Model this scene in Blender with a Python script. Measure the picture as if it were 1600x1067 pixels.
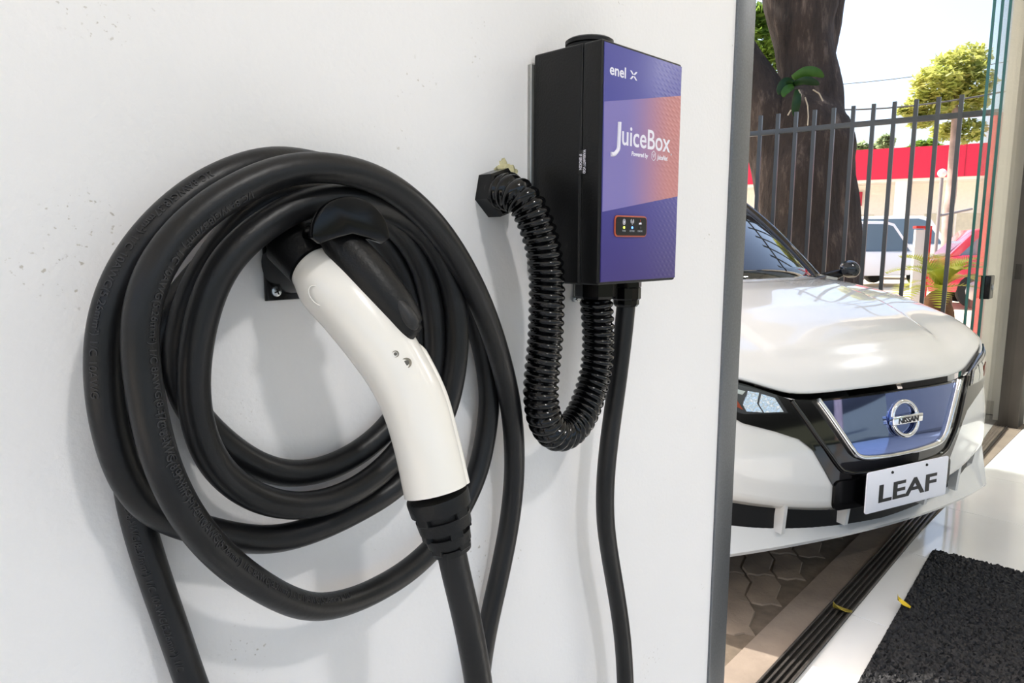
import bpy, bmesh, math, random
from mathutils import Vector, Matrix, noise
from math import sin, cos, pi, radians as R

random.seed(7)
for o in list(bpy.data.objects): bpy.data.objects.remove(o)
S = bpy.context.scene
COL = S.collection

# ------------------------------------------------------------ camera
CAM_D, CAM_H = 0.558, 1.144            # metres from the white wall, above the floor
FPX = 1084.0                            # focal length in pixels of the 1600 px wide frame
PITCH, YAW = math.atan(156 / FPX), R(45.1)
CAM = Vector((0, -CAM_D, CAM_H))
cd = bpy.data.cameras.new('camera'); cam = bpy.data.objects.new('camera', cd); COL.objects.link(cam)
cd.sensor_width = 36; cd.lens = 36 * FPX / 1600; cd.clip_start = 0.02; cd.clip_end = 500
cam.location = CAM; cam.rotation_euler = (pi / 2 - PITCH, 0, -YAW)
S.camera = cam

# ------------------------------------------------------------ sky, sun, lamps, exposure
SUN_AZ, SUN_EL = R(96), R(52)           # azimuth measured from +X towards +Y
w = bpy.data.worlds.new('world'); S.world = w; w.use_nodes = True
nt = w.node_tree; nt.nodes.clear()
sky = nt.nodes.new('ShaderNodeTexSky'); sky.sky_type = 'NISHITA'; sky.sun_disc = False
sky.sun_elevation = SUN_EL; sky.sun_rotation = pi / 2 - SUN_AZ; sky.air_density = 1.0; sky.dust_density = 5.0; sky.ozone_density = 1.0
bg = nt.nodes.new('ShaderNodeBackground'); bg.inputs[1].default_value = 0.40
wo = nt.nodes.new('ShaderNodeOutputWorld')
nt.links.new(sky.outputs[0], bg.inputs[0]); nt.links.new(bg.outputs[0], wo.inputs[0])

sl = bpy.data.lights.new('sun', 'SUN'); sl.energy = 9.0; sl.angle = R(0.6); sl.color = (1.0, 0.95, 0.88)
so = bpy.data.objects.new('sun', sl); COL.objects.link(so)
so.rotation_euler = Vector((cos(SUN_AZ) * cos(SUN_EL), sin(SUN_AZ) * cos(SUN_EL), sin(SUN_EL))).to_track_quat('Z', 'Y').to_euler()

vs = S.view_settings
vs.view_transform = 'Standard'; vs.look = 'None'; vs.gamma = 1; vs.use_curve_mapping = False
vs.exposure = 0.20

# ------------------------------------------------------------ geometry of the view, used to take off real positions
FW = Vector((sin(YAW) * cos(PITCH), cos(YAW) * cos(PITCH), -sin(PITCH)))
RT = Vector((cos(YAW), -sin(YAW), 0)); UP = RT.cross(FW)
def ray(x, y): return FW + RT * ((x - 800) / FPX) - UP * ((y - 533.5) / FPX)
def P(x, y, o):                          # point standing o metres out from the wall face
    d = ray(x, y); return CAM + d * ((-o - CAM.y) / d.y)
def G(x, y, z=0.0):                      # point at height z
    d = ray(x, y); return CAM + d * ((z - CAM.z) / d.z)
def FAR(x, y, dep):                      # point at depth dep along the view axis
    return CAM + ray(x, y) * dep
def mpp(p): return (p - CAM).dot(FW) / FPX

# ------------------------------------------------------------ helpers
def lin(h):
    h = h.lstrip('#'); c = [int(h[i:i + 2], 16) / 255 for i in (0, 2, 4)]
    return tuple(x / 12.92 if x <= 0.04045 else ((x + 0.055) / 1.055) ** 2.4 for x in c) + (1,)
MATS = {}
def mat(name, col, rough=0.5, metal=0.0, vary=0.0, vscale=8.0, bump=0.0, bscale=60.0, coat=0.0, spec=0.5, trans=0.0, ior=1.45, emit=None, estr=0.0, col2=None):
    if name in MATS: return MATS[name]
    m = bpy.data.materials.new(name); m.use_nodes = True; t = m.node_tree; b = t.nodes['Principled BSDF']
    c = lin(col) if isinstance(col, str) else col
    b.inputs['Base Color'].default_value = c; b.inputs['Roughness'].default_value = rough; b.inputs['Metallic'].default_value = metal
    b.inputs['Coat Weight'].default_value = coat; b.inputs['Coat Roughness'].default_value = 0.03
    b.inputs['Specular IOR Level'].default_value = spec; b.inputs['Transmission Weight'].default_value = trans; b.inputs['IOR'].default_value = ior
    if emit: b.inputs['Emission Color'].default_value = lin(emit); b.inputs['Emission Strength'].default_value = estr
    tc = t.nodes.new('ShaderNodeTexCoord')
    if vary or col2:
        n = t.nodes.new('ShaderNodeTexNoise'); n.inputs['Scale'].default_value = vscale; n.inputs['Detail'].default_value = 6
        t.links.new(tc.outputs['Object'], n.inputs['Vector'])
        r = t.nodes.new('ShaderNodeValToRGB'); r.color_ramp.elements[0].position = 0.3; r.color_ramp.elements[1].position = 0.7
        if col2: r.color_ramp.elements[0].color = lin(col2); r.color_ramp.elements[1].color = c
        else:
            r.color_ramp.elements[0].color = tuple(x * (1 - vary) for x in c[:3]) + (1,)
            r.color_ramp.elements[1].color = tuple(min(1, x * (1 + vary)) for x in c[:3]) + (1,)
        t.links.new(n.outputs[0], r.inputs[0]); t.links.new(r.outputs[0], b.inputs['Base Color'])
    if bump:
        n = t.nodes.new('ShaderNodeTexNoise'); n.inputs['Scale'].default_value = bscale; n.inputs['Detail'].default_value = 5
        t.links.new(tc.outputs['Object'], n.inputs['Vector'])
        bp = t.nodes.new('ShaderNodeBump'); bp.inputs['Strength'].default_value = bump; bp.inputs['Distance'].default_value = 0.004
        t.links.new(n.outputs[0], bp.inputs['Height']); t.links.new(bp.outputs[0], b.inputs['Normal'])
    MATS[name] = m; return m

def link(name, me, m=None, parent=None, smooth=False, kind=None):
    o = bpy.data.objects.new(name, me); COL.objects.link(o)
    if m and not me.materials: me.materials.append(m)
    if parent: o.parent = parent
    if smooth: me.polygons.foreach_set('use_smooth', [True] * len(me.polygons))
    if kind: o['kind'] = kind
    return o
def raw(name, vs_, fs, m=None, parent=None, smooth=False, kind=None):
    me = bpy.data.meshes.new(name); me.from_pydata([tuple(v) for v in vs_], [], fs); me.update()
    bm = bmesh.new(); bm.from_mesh(me); bmesh.ops.recalc_face_normals(bm, faces=bm.faces); bm.to_mesh(me); bm.free()
    return link(name, me, m, parent, smooth, kind)
def frombm(name, bm, m=None, parent=None, smooth=False, kind=None):
    me = bpy.data.meshes.new(name); bmesh.ops.recalc_face_normals(bm, faces=bm.faces); bm.to_mesh(me); bm.free()
    return link(name, me, m, parent, smooth, kind)
def autosmooth(o, ang=35):
    me = o.data; me.polygons.foreach_set('use_smooth', [True] * len(me.polygons)); me.set_sharp_from_angle(angle=R(ang)); return o
def empty(name, label, cat, loc=(0, 0, 0), rz=0.0, group=None):
    o = bpy.data.objects.new(name, None); COL.objects.link(o); o.location = loc; o.rotation_euler = (0, 0, rz)
    o['label'] = label; o['category'] = cat; o.empty_display_size = 0.05
    if group: o['group'] = group
    return o
def tag(o, label, cat, group=None):
    o['label'] = label; o['category'] = cat
    if group: o['group'] = group
    return o
def bmbox(bm, lo, hi, mtx=None, bevel=0.0):
    x0, y0, z0 = lo; x1, y1, z1 = hi
    v = [bm.verts.new(p) for p in [(x0, y0, z0), (x1, y0, z0), (x1, y1, z0), (x0, y1, z0), (x0, y0, z1), (x1, y0, z1), (x1, y1, z1), (x0, y1, z1)]]
    f = [bm.faces.new([v[i] for i in q]) for q in [(3, 2, 1, 0), (4, 5, 6, 7), (0, 1, 5, 4), (1, 2, 6, 5), (2, 3, 7, 6), (3, 0, 4, 7)]]
    if bevel:
        e = list({e for q in f for e in q.edges}); r = bmesh.ops.bevel(bm, geom=e, offset=bevel, segments=3, profile=0.5, affect='EDGES')
    if mtx is not None: bmesh.ops.transform(bm, matrix=mtx, verts=[x for x in bm.verts if x.is_valid])
def box(name, lo, hi, m, parent=None, bevel=0.0, kind=None):
    bm = bmesh.new(); bmbox(bm, lo, hi, None, bevel); o = frombm(name, bm, m, parent, False, kind)
    if bevel: autosmooth(o, 40)
    return o
def prism(name, pts2, y0, y1, m, parent=None, bevel=0.0, axis='y'):
    """outline in (a, b) extruded along an axis"""
    def mk(a, b, c):
        return {'y': (a, c, b), 'x': (c, a, b), 'z': (a, b, c)}[axis]
    n = len(pts2); v = [mk(a, b, y0) for a, b in pts2] + [mk(a, b, y1) for a, b in pts2]
    f = [tuple(range(n)), tuple(range(2 * n - 1, n - 1, -1))] + [(i, (i + 1) % n, n + (i + 1) % n, n + i) for i in range(n)]
    me = bpy.data.meshes.new(name); me.from_pydata(v, [], f)
    bm = bmesh.new(); bm.from_mesh(me); bmesh.ops.recalc_face_normals(bm, faces=bm.faces)
    if bevel:
        es = [e for e in bm.edges if len(e.link_faces) == 2 and any(len(q.verts) == n and n != 4 or abs(q.normal.dot(Vector(mk(0, 0, 1)))) > .9 for q in e.link_faces) and not all(abs(q.normal.dot(Vector(mk(0, 0, 1)))) > .9 for q in e.link_faces)]
        bmesh.ops.bevel(bm, geom=es, offset=bevel, segments=2, profile=.5, affect='EDGES')
    bm.to_mesh(me); bm.free()
    o = link(name, me, m, parent); autosmooth(o, 40); return o
def catmull(pts, step=None, n=12):
    """centripetal-like Catmull-Rom through tuples of any length"""
    q = [tuple(2 * a - b for a, b in zip(pts[0], pts[1]))] + list(pts) + [tuple(2 * a - b for a, b in zip(pts[-1], pts[-2]))]
    out = []
    for i in range(1, len(q) - 2):
        p0, p1, p2, p3 = q[i - 1:i + 3]
        for k in range(n):
            t = k / n
            out.append(tuple(0.5 * ((2 * b) + (-a + c) * t + (2 * a - 5 * b + 4 * c - d) * t * t + (-a + 3 * b - 3 * c + d) * t ** 3) for a, b, c, d in zip(p0, p1, p2, p3)))
    out.append(tuple(pts[-1])); return out
def resample(pts, step):
    pts = [Vector(p) for p in pts]; out = [pts[0]]; acc = 0.0
    for a, b in zip(pts, pts[1:]):
        L = (b - a).length
        if L < 1e-9: continue
        t = step - acc
        while t <= L: out.append(a.lerp(b, t / L)); t += step
        acc = L - (t - step)
    if (out[-1] - pts[-1]).length > step * .3: out.append(pts[-1])
    return out
def smooth_pts(p, it):
    p = list(p)
    for _ in range(it):
        p = [p[0]] + [(p[i - 1] + p[i] * 2 + p[i + 1]) * .25 for i in range(1, len(p) - 1)] + [p[-1]]
    return p
def frames(pts):
    T = [(pts[min(i + 1, len(pts) - 1)] - pts[max(i - 1, 0)]).normalized() for i in range(len(pts))]
    n = Vector((0, -1, 0)) - T[0] * T[0].dot(Vector((0, -1, 0)))
    if n.length < .05: n = Vector((1, 0, 0)) - T[0] * T[0].x
    n.normalize(); N = [n]
    for i in range(1, len(pts)):
        n = N[-1] - T[i] * N[-1].dot(T[i]); n.normalize(); N.append(n)
    return T, N, [T[i].cross(N[i]) for i in range(len(pts))]
def tube(name, pts, rad, m, parent=None, seg=14, caps=True, rfun=None, squash=None, kind=None):
    pts = [Vector(p) for p in pts]; T, N, B = frames(pts); v = []; f = []
    for i, p in enumerate(pts):
        r = rad[i] if isinstance(rad, (list, tuple)) else rad
        for k in range(seg):
            a = 2 * pi * k / seg; rr = r if rfun is None else rfun(i, a)
            sq = squash[i] if squash else 1.0
            v.append(p + N[i] * (cos(a) * rr) + B[i] * (sin(a) * rr * sq))
    for i in range(len(pts) - 1):
        for k in range(seg):
            f.append((i * seg + k, i * seg + (k + 1) % seg, (i + 1) * seg + (k + 1) % seg, (i + 1) * seg + k))
    if caps: f += [tuple(range(seg)), tuple(range((len(pts) - 1) * seg, len(pts) * seg))[::-1]]
    o = raw(name, v, f, m, parent, True, kind); o.data.set_sharp_from_angle(angle=R(60)); return o
def cyl(name, a, b, r, m, parent=None, seg=20, r2=None, bevel=0.0):
    a, b = Vector(a), Vector(b); d = (b - a); L = d.length; q = d.to_track_quat('Z', 'Y').to_matrix().to_4x4()
    r2 = r if r2 is None else r2; bv = bevel
    prof = [(0, 0), (r - bv, 0), (r, bv), (r2, L - bv), (r2 - bv, L), (0, L)] if bv else [(0, 0), (r, 0), (r2, L), (0, L)]
    return lathe(name, prof, Matrix.Translation(a) @ q, m, parent, seg)
def lathe(name, prof, mtx, m, parent=None, seg=24, sharp=35):
    v = []; f = []; idx = []
    for r, z in prof:
        if r < 1e-7: idx.append([len(v)]); v.append(mtx @ Vector((0, 0, z)))
        else:
            idx.append(list(range(len(v), len(v) + seg)))
            for k in range(seg): v.append(mtx @ Vector((r * cos(2 * pi * k / seg), r * sin(2 * pi * k / seg), z)))
    for A, B in zip(idx, idx[1:]):
        for k in range(seg):
            k2 = (k + 1) % seg
            if len(A) == 1 and len(B) > 1: f.append((A[0], B[k], B[k2]))
            elif len(B) == 1 and len(A) > 1: f.append((A[k], A[k2], B[0]))
            elif len(A) > 1: f.append((A[k], A[k2], B[k2], B[k]))
    o = raw(name, v, f, m, parent); return autosmooth(o, sharp)
def orient(origin, xdir, ydir):
    x = Vector(xdir).normalized(); y = Vector(ydir).normalized(); z = x.cross(y)
    mt = Matrix((x, y, z)).transposed().to_4x4(); mt.translation = origin; return mt
def text_mesh(body, size, extrude=0.0, xs=1.0, align='LEFT', bold=0.0, shear=0.0, spacing=1.0):
    c = bpy.data.curves.new('text', 'FONT'); c.body = body; c.size = size; c.extrude = extrude; c.align_x = align
    c.offset = bold; c.shear = shear; c.space_character = spacing; c.resolution_u = 4
    o = bpy.data.objects.new('text', c); COL.objects.link(o)
    me = bpy.data.meshes.new_from_object(o); bpy.data.objects.remove(o); bpy.data.curves.remove(c)
    me.materials.clear(); me.transform(Matrix.Diagonal((xs, 1, 1, 1))); return me
def text(name, body, size, mtx, m, parent=None, extrude=0.0003, **k):
    me = text_mesh(body, size, extrude, **k); me.transform(mtx); return link(name, me, m, parent)

# ------------------------------------------------------------ materials
M_wall = mat('white_paint', '#eceaea', 0.55, vary=0.015, vscale=3, bump=0.16, bscale=190)
def scuffs():
    t = M_wall.node_tree; b = t.nodes['Principled BSDF']; src = b.inputs['Base Color'].links[0].from_socket; tc = [q for q in t.nodes if q.type == 'TEX_COORD'][0]
    n1 = t.nodes.new('ShaderNodeTexNoise'); n1.inputs['Scale'].default_value = 230; n1.inputs['Detail'].default_value = 2
    n2 = t.nodes.new('ShaderNodeTexNoise'); n2.inputs['Scale'].default_value = 11; n2.inputs['Detail'].default_value = 3
    for q in (n1, n2): t.links.new(tc.outputs['Object'], q.inputs['Vector'])
    m1 = t.nodes.new('ShaderNodeMapRange'); m1.inputs[1].default_value = .64; m1.inputs[2].default_value = .70; t.links.new(n1.outputs[0], m1.inputs[0])
    m2 = t.nodes.new('ShaderNodeMapRange'); m2.inputs[1].default_value = .60; m2.inputs[2].default_value = .68; t.links.new(n2.outputs[0], m2.inputs[0])
    mu = t.nodes.new('ShaderNodeMath'); mu.operation = 'MULTIPLY'; t.links.new(m1.outputs[0], mu.inputs[0]); t.links.new(m2.outputs[0], mu.inputs[1])
    mx = t.nodes.new('ShaderNodeMix'); mx.data_type = 'RGBA'; t.links.new(mu.outputs[0], mx.inputs[0]); t.links.new(src, mx.inputs[6]); mx.inputs[7].default_value = lin('#c2bcb4'); t.links.new(mx.outputs[2], b.inputs['Base Color'])
scuffs()
M_alu = mat('grey_anodised_metal', '#6f7276', 0.42, 0.75, vary=0.12, vscale=300)
M_tile = mat('polished_tile', '#d8d8d6', 0.09, vary=0.04, vscale=3, coat=0.3)
M_grout = mat('grout', '#8d8a84', 0.8)
M_paver = mat('paver_concrete', '#6b5f52', 0.85, vary=0.22, vscale=9, bump=0.5, bscale=90)
M_sand = mat('joint_sand', '#544a3e', 0.95, vary=0.2, vscale=30, bump=0.4)
M_conc = mat('strip_concrete', '#6e6358', 0.85, vary=0.18, vscale=7, bump=0.4, bscale=70)
M_rubber = mat('black_rubber', '#19191b', 0.38, vary=0.18, vscale=22, bump=0.08, bscale=160, col2='#0e0e0f', spec=0.4)
M_print = mat('cable_lettering', '#2e2e31', 0.5)
M_blk = mat('black_gloss_plastic', '#060607', 0.2, vary=0.1, spec=0.3)
M_blkm = mat('black_matt_plastic', '#0d0d0e', 0.42, vary=0.1, bump=0.1, bscale=400, spec=0.35)
M_conduit = mat('black_conduit', '#060607', 0.14, spec=0.45)
M_white = mat('white_gloss_plastic', '#eae6df', 0.22, vary=0.015)
M_screw = mat('zinc_screw', '#b9bdc0', 0.3, 1.0)
M_galv = mat('steel_bracket', '#a9a9a6', 0.35, 0.9, vary=0.08, vscale=60)
M_txt = mat('white_print', '#e6e4ef', 0.45)
M_paint = mat('pearl_white_paint', '#c9cac9', 0.25, vary=0.01, coat=1.0)
M_piano = mat('piano_black', '#050506', 0.05, coat=0.5)
M_grille = mat('dark_blue_grille', '#7787b8', 0.03, 0.95)
M_chrome = mat('chrome', '#e4e6e8', 0.06, 1.0)
M_glassd = mat('tinted_glass', '#0a0d0c', 0.03, spec=0.9)
M_tyre = mat('tyre', '#161616', 0.8)
M_lens = mat('lamp_lens', '#2a2c30', 0.08, 0.0, spec=0.8, coat=1.0)
M_lamp = mat('lamp_reflector', '#d9dcde', 0.10, 1.0, bump=1.0, bscale=70)
M_darkfr = mat('dark_bronze_frame', '#4a443e', 0.45, 0.3, vary=0.1)
M_beige = mat('beige_wall_paint', '#d9d3c6', 0.7, vary=0.03)
M_bark = mat('tree_bark', '#5b4c42', 0.95, vary=0.4, vscale=6, bump=1.0, bscale=22, col2='#2e2622')
def bark():
    m = bpy.data.materials.new('big_tree_bark'); m.use_nodes = True; t = m.node_tree; b = t.nodes['Principled BSDF']; b.inputs['Roughness'].default_value = .95
    tc = t.nodes.new('ShaderNodeTexCoord'); mp_ = t.nodes.new('ShaderNodeMapping'); mp_.inputs['Scale'].default_value = (1, 1, .22); t.links.new(tc.outputs['Object'], mp_.inputs[0])
    n1 = t.nodes.new('ShaderNodeTexNoise'); n1.inputs['Scale'].default_value = 9; n1.inputs['Detail'].default_value = 9; n1.inputs['Roughness'].default_value = .7; t.links.new(mp_.outputs[0], n1.inputs['Vector'])
    r = t.nodes.new('ShaderNodeValToRGB'); cr = r.color_ramp; cr.elements[0].position = .32; cr.elements[0].color = lin('#1d1712'); cr.elements[1].position = .74; cr.elements[1].color = lin('#75665a'); e = cr.elements.new(.55); e.color = lin('#3b2f27')
    t.links.new(n1.outputs[0], r.inputs[0]); t.links.new(r.outputs[0], b.inputs['Base Color'])
    bp = t.nodes.new('ShaderNodeBump'); bp.inputs['Strength'].default_value = 1; bp.inputs['Distance'].default_value = .06; t.links.new(n1.outputs[0], bp.inputs['Height']); t.links.new(bp.outputs[0], b.inputs['Normal']); return m
M_bark = bark()
M_fence = mat('dark_iron_paint', '#4a4d50', 0.32, 0.5, vary=0.06)
M_red = mat('red_cladding', '#c8203f', 0.5, vary=0.04)
M_bld = mat('white_building', '#e9e4dc', 0.8, vary=0.03)

def glass_mat(name, tint, rough=0.0):
    m = bpy.data.materials.new(name); m.use_nodes = True; t = m.node_tree; t.nodes.clear()
    out = t.nodes.new('ShaderNodeOutputMaterial'); tr = t.nodes.new('ShaderNodeBsdfTransparent'); gl = t.nodes.new('ShaderNodeBsdfGlossy')
    gl.inputs['Roughness'].default_value = rough; tr.inputs['Color'].default_value = tint
    fr = t.nodes.new('ShaderNodeFresnel'); fr.inputs['IOR'].default_value = 1.35; mx = t.nodes.new('ShaderNodeMixShader')
    ge = t.nodes.new('ShaderNodeNewGeometry'); ml = t.nodes.new('ShaderNodeMath'); ml.operation = 'MULTIPLY'; iv = t.nodes.new('ShaderNodeMath'); iv.operation = 'SUBTRACT'; iv.inputs[0].default_value = 1
    t.links.new(ge.outputs['Backfacing'], iv.inputs[1]); t.links.new(iv.outputs[0], ml.inputs[0]); t.links.new(fr.outputs[0], ml.inputs[1]); t.links.new(ml.outputs[0], mx.inputs[0]); t.links.new(tr.outputs[0], mx.inputs[1]); t.links.new(gl.outputs[0], mx.inputs[2]); t.links.new(mx.outputs[0], out.inputs[0])
    return m
M_glass = glass_mat('clear_glass', (0.985, 0.995, 0.99, 1))
M_edge = mat('glass_edge', '#1f5a52', 0.15, spec=0.8)

# ============================================================ SETTING
# white wall with its end profile
WX = 1.052                                # where the paint stops and the metal profile begins
wl = box('wall_left', (-3.2, 0.0, 0.0), (WX, 0.11, 3.0), M_wall, kind='structure')
tr1 = box('trim_1', (WX, -0.004, 0.0), (1.112, 0.114, 3.0), M_alu, bevel=0.0025, kind='structure')

# interior floor of polished tiles
fl = box('floor', (-3.3, -5.2, -0.06), (5.6, 0.147, -0.007), M_grout, kind='structure')
tp = 0.604; bmt = bmesh.new(); bmbox(bmt, (-tp / 2 + .0012, -tp / 2 + .0012, -.012), (tp / 2 - .0012, tp / 2 - .0012, 0), None, 0.0012)
mtile = bpy.data.meshes.new('tile'); bmesh.ops.recalc_face_normals(bmt, faces=bmt.faces); bmt.to_mesh(mtile); bmt.free(); mtile.materials.append(M_tile)
for i in range(-9, 6):
    for j in range(9):
        X = 2.168 + tp * (i + .5); Y = 0.147 - tp * (j + .5)
        if X + tp / 2 > 5.61 or X - tp / 2 < -3.3: continue
        t = link('tile', mtile, None, fl); t.location = (X, Y, 0)

# ground outside: concrete strip, interlocking pavers, sunny yard
lawn = box('ground_lawn', (-30, -60, -0.30), (70, -5.25, -0.05), mat('lawn_green', '#5c5f4a', .95, vary=.3, vscale=2, bump=.5), kind='structure')  # unseen dark lawn added to cut the light bounced into the room
grd = box('ground', (-14, -5.24, -0.30), (70, 80, -0.065), mat('yard_concrete', '#c9bda9', 0.9, vary=0.12, vscale=.6, bump=.2), kind='structure')
cs = raw('strip_concrete', [(0.9, .149, -.001), (5.6, .149, -.001), (5.6, .42, -.004), (0.9, .235, -.004), (0.9, .149, -.045), (5.6, .149, -.045), (5.6, .42, -.045), (0.9, .235, -.045)],
         [(0, 1, 2, 3), (7, 6, 5, 4), (0, 4, 5, 1), (1, 5, 6, 2), (2, 6, 7, 3), (3, 7, 4, 0)], M_conc, kind='structure')
cs.name = 'trim_2'
bed = box('paver_bed', (0.9, 0.22, -0.064), (3.6, 2.3, -0.012), M_sand, grd)
pa, pb, w_ = 0.20, 0.10, 0.014
outl = []
for (x, y) in [(-pa/2, -pb/2), (-pa/4, -pb/2 + w_), (0, -pb/2), (pa/4, -pb/2 - w_), (pa/2, -pb/2)]: outl.append((x, y))
outl += [(pa/2 + w_*.6, -pb/6), (pa/2 - w_*.6, pb/6)]
for (x, y) in [(pa/2, pb/2), (pa/4, pb/2 - w_), (0, pb/2), (-pa/4, pb/2 + w_), (-pa/2, pb/2)]: outl.append((x, y))
outl += [(-pa/2 - w_*.6, pb/6), (-pa/2 + w_*.6, -pb/6)]
sc = lambda p: (p[0] * .965, p[1] * .93)
n = len(outl); top = [(*sc(p), 0) for p in outl]; inner = [(p[0] * .93, p[1] * .88, .004) for p in outl]; bot = [(*sc(p), -.03) for p in outl]
mp = bpy.data.meshes.new('paver')
mp.from_pydata(bot + top + inner, [], [(i, (i + 1) % n, n + (i + 1) % n, n + i) for i in range(n)] + [(n + i, n + (i + 1) % n, 2 * n + (i + 1) % n, 2 * n + i) for i in range(n)] + [tuple(range(2 * n, 3 * n))])
mp.materials.append(M_paver)
rz = R(31); cnt = 0
for i in range(-20, 26):
    for j in range(-26, 30):
        lx = i * pa; ly = j * pb
        X = 2.0 + lx * cos(rz) - ly * sin(rz); Y = 1.0 + lx * sin(rz) + ly * cos(rz)
        lim = .235 + (X - .9) * .0351
        if 1.15 < X < 3.3 and lim + .09 < Y < 1.75:
            p = link('paver', mp, None, grd); p.location = (X, Y, -.010 + random.uniform(-.0025, .0025)); p.rotation_euler = (random.uniform(-.01, .01), random.uniform(-.01, .01), rz + random.uniform(-.02, .02)); cnt += 1

# ceiling, lintel over the door opening and the far wall of the room
cl = box('ceiling', (-3.3, -5.2, 2.9), (5.7, 0.3, 3.1), mat('ceiling_paint', '#f1efeb', 0.8), kind='structure')
for en, x, y in ((22, 0.25, -1.75), (4, 2.6, -2.4), (4, 0.6, -4.2), (26, 4.5, -1.3)):  # last lamp added to brighten the right wall and its reflection in the glass
    L = empty('ceiling_light', 'round recessed ceiling downlight with a white rim set out of view in the showroom ceiling', 'light', (x, y, 2.9), group='ceiling downlights')
    lathe('rim', [(.085, -.012), (.11, -.010), (.115, 0), (.085, 0), (.085, -.012)], Matrix(), M_white, L)
    lathe('diffuser', [(0, -.006), (.084, -.006), (.084, 0), (0, 0)], Matrix(), mat('lamp_glow', '#fff6e8', .5, emit='#fff1dc', estr=8), L)
    ld = bpy.data.lights.new('downlight', 'AREA'); ld.shape = 'DISK'; ld.size = .17; ld.energy = en; ld.color = (1, .985, .965)
    lo_ = bpy.data.objects.new('lamp', ld); COL.objects.link(lo_); lo_.parent = L; lo_.location = (0, 0, -.02)
wr = box('wall_right', (5.50, -5.2, 0.0), (5.65, 0.34, 2.9), M_beige, kind='structure')
bs = box('baseboard_right', (5.482, -5.2, 0.0), (5.50, 0.20, 0.09), mat('baseboard_stone', '#b9b2a4', .4, vary=.05), kind='structure')

# sliding glass doors: floor track, panels, lock, frame
TA = R(2.0)
trk = empty('door_track', 'dark metal floor track with parallel grooves along the tiled floor edge', 'track', (1.13, .112, 0), TA)
box('base', (0.0, -.034, .0005), (4.01, .034, .003), mat('track_base', '#1b1917', .6, .4), trk)
for k, y in enumerate((-.031, -.016, 0.0, .016, .031)):
    box('rail', (0.0, y - .003, .003), (4.01, y + .003, .012 if k in (0, 4) else .010), mat('track_rail', '#4a4643', .4, .7, vary=.2, vscale=40), trk, bevel=.0012)
for k, (x0, y) in enumerate(((3.906, .183), (3.853, .203), (3.80, .223))):
    gp = empty('glass_door_panel', ['frameless sliding glass panel carrying the black lock', 'middle frameless sliding glass panel of the stack by the bronze jamb', 'outermost frameless sliding glass panel of the stack, next to the fence'][k], 'glass door', (x0, y, 0), TA)
    if k == 0: lock_panel = gp
    box('pane', (0.004, -.005, .015), (5.142 - x0, .005, 2.85), M_glass, gp)
    box('edge', (0.0, -.006, .015), (.0036, .006, 2.85), M_edge, gp)
lkp = box('lock_case', (-.015, -.030, .875), (.085, -.0055, .985), M_blk, lock_panel, bevel=.004); lkp['label'] = 'black rectangular lock case on the glass edge'
box('lock_back', (-.015, .0055, .875), (.085, .0095, .985), M_blk, lkp)
cyl('lock_cylinder', (.035, -.030, .93), (.035, -.036, .93), .013, M_screw, lkp)
jb = box('door_1', (5.15, .168, 0), (5.32, .34, 2.9), M_darkfr, bevel=.004, kind='structure')
box('strike_plate', (5.142, .18, .92), (5.15, .21, 1.01), M_blk, jb)
ew = box('wall_exterior', (5.46, .345, 0), (5.80, .46, 2.9), mat('pale_render', '#eee8dc', .8, vary=.03), kind='structure')
jw = box('trim_3', (5.32, .125, 0), (5.50, .34, 2.9), M_beige, kind='structure')

# door mat
MA = R(4.6); mo = Vector((2.838, 0.060, 0))
dm = empty('door_mat', 'thick black looped door mat lying on the glossy grey tiles', 'mat', (mo.x, mo.y, 0), MA)
box('backing', (-1.5, -.9, .001), (0, 0, .007), mat('mat_backing', '#0c0c0d', .8), dm)
bm = bmesh.new(); NX, NY = 300, 180; gv = []
for i in range(NX + 1):
    row = []
    for j in range(NY + 1):
        x = -1.5 + 1.5 * i / NX; y = -.9 + .9 * j / NY
        ed = i in (0, NX) or j in (0, NY)
        z = .004 if ed else .013 + random.uniform(-.006, .006)
        row.append(bm.verts.new((x + random.uniform(-.003, .003), y + random.uniform(-.003, .003), z)))
    gv.append(row)
for i in range(NX):
    for j in range(NY): bm.faces.new((gv[i][j], gv[i + 1][j], gv[i + 1][j + 1], gv[i][j + 1]))
frombm('pile', bm, mat('mat_pile', '#131315', .7, vary=.5, vscale=120), dm, False, 'stuff')

def leaf_thing(loc, rz_, label, col, s):
    L = []; F = []
    for i in range(7):
        t = i / 6; wd = s * .28 * sin(pi * min(1, t * .92 + .05)); x = s * (t - .5)
        L += [(x, -wd, .004 + .010 * (t - .4) ** 2 * 4), (x, 0, .002 + .008 * (t - .4) ** 2), (x, wd, .006 + .02 * t * t)]
    for i in range(6):
        for k in (0, 1): F.append((i * 3 + k, i * 3 + k + 1, i * 3 + k + 4, i * 3 + k + 3))
    o = raw('fallen_leaf', L, F, mat('leaf_' + col[1:], col, .5, vary=.25, vscale=60), None, True)
    o.location = loc; o.rotation_euler = (0, 0, rz_); md = o.modifiers.new('s', 'SOLIDIFY'); md.thickness = .0008
    return tag(o, label, 'leaf', 'fallen leaves by the door')
leaf_thing(G(1412, 946, .016), R(60), 'bright yellow fallen leaf on the edge of the black mat', '#d8b81c', .05)
leaf_thing(G(1316, 955, .008), R(100), 'brown and green fallen leaf lying in the door track', '#8a7a2a', .055)

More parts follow.
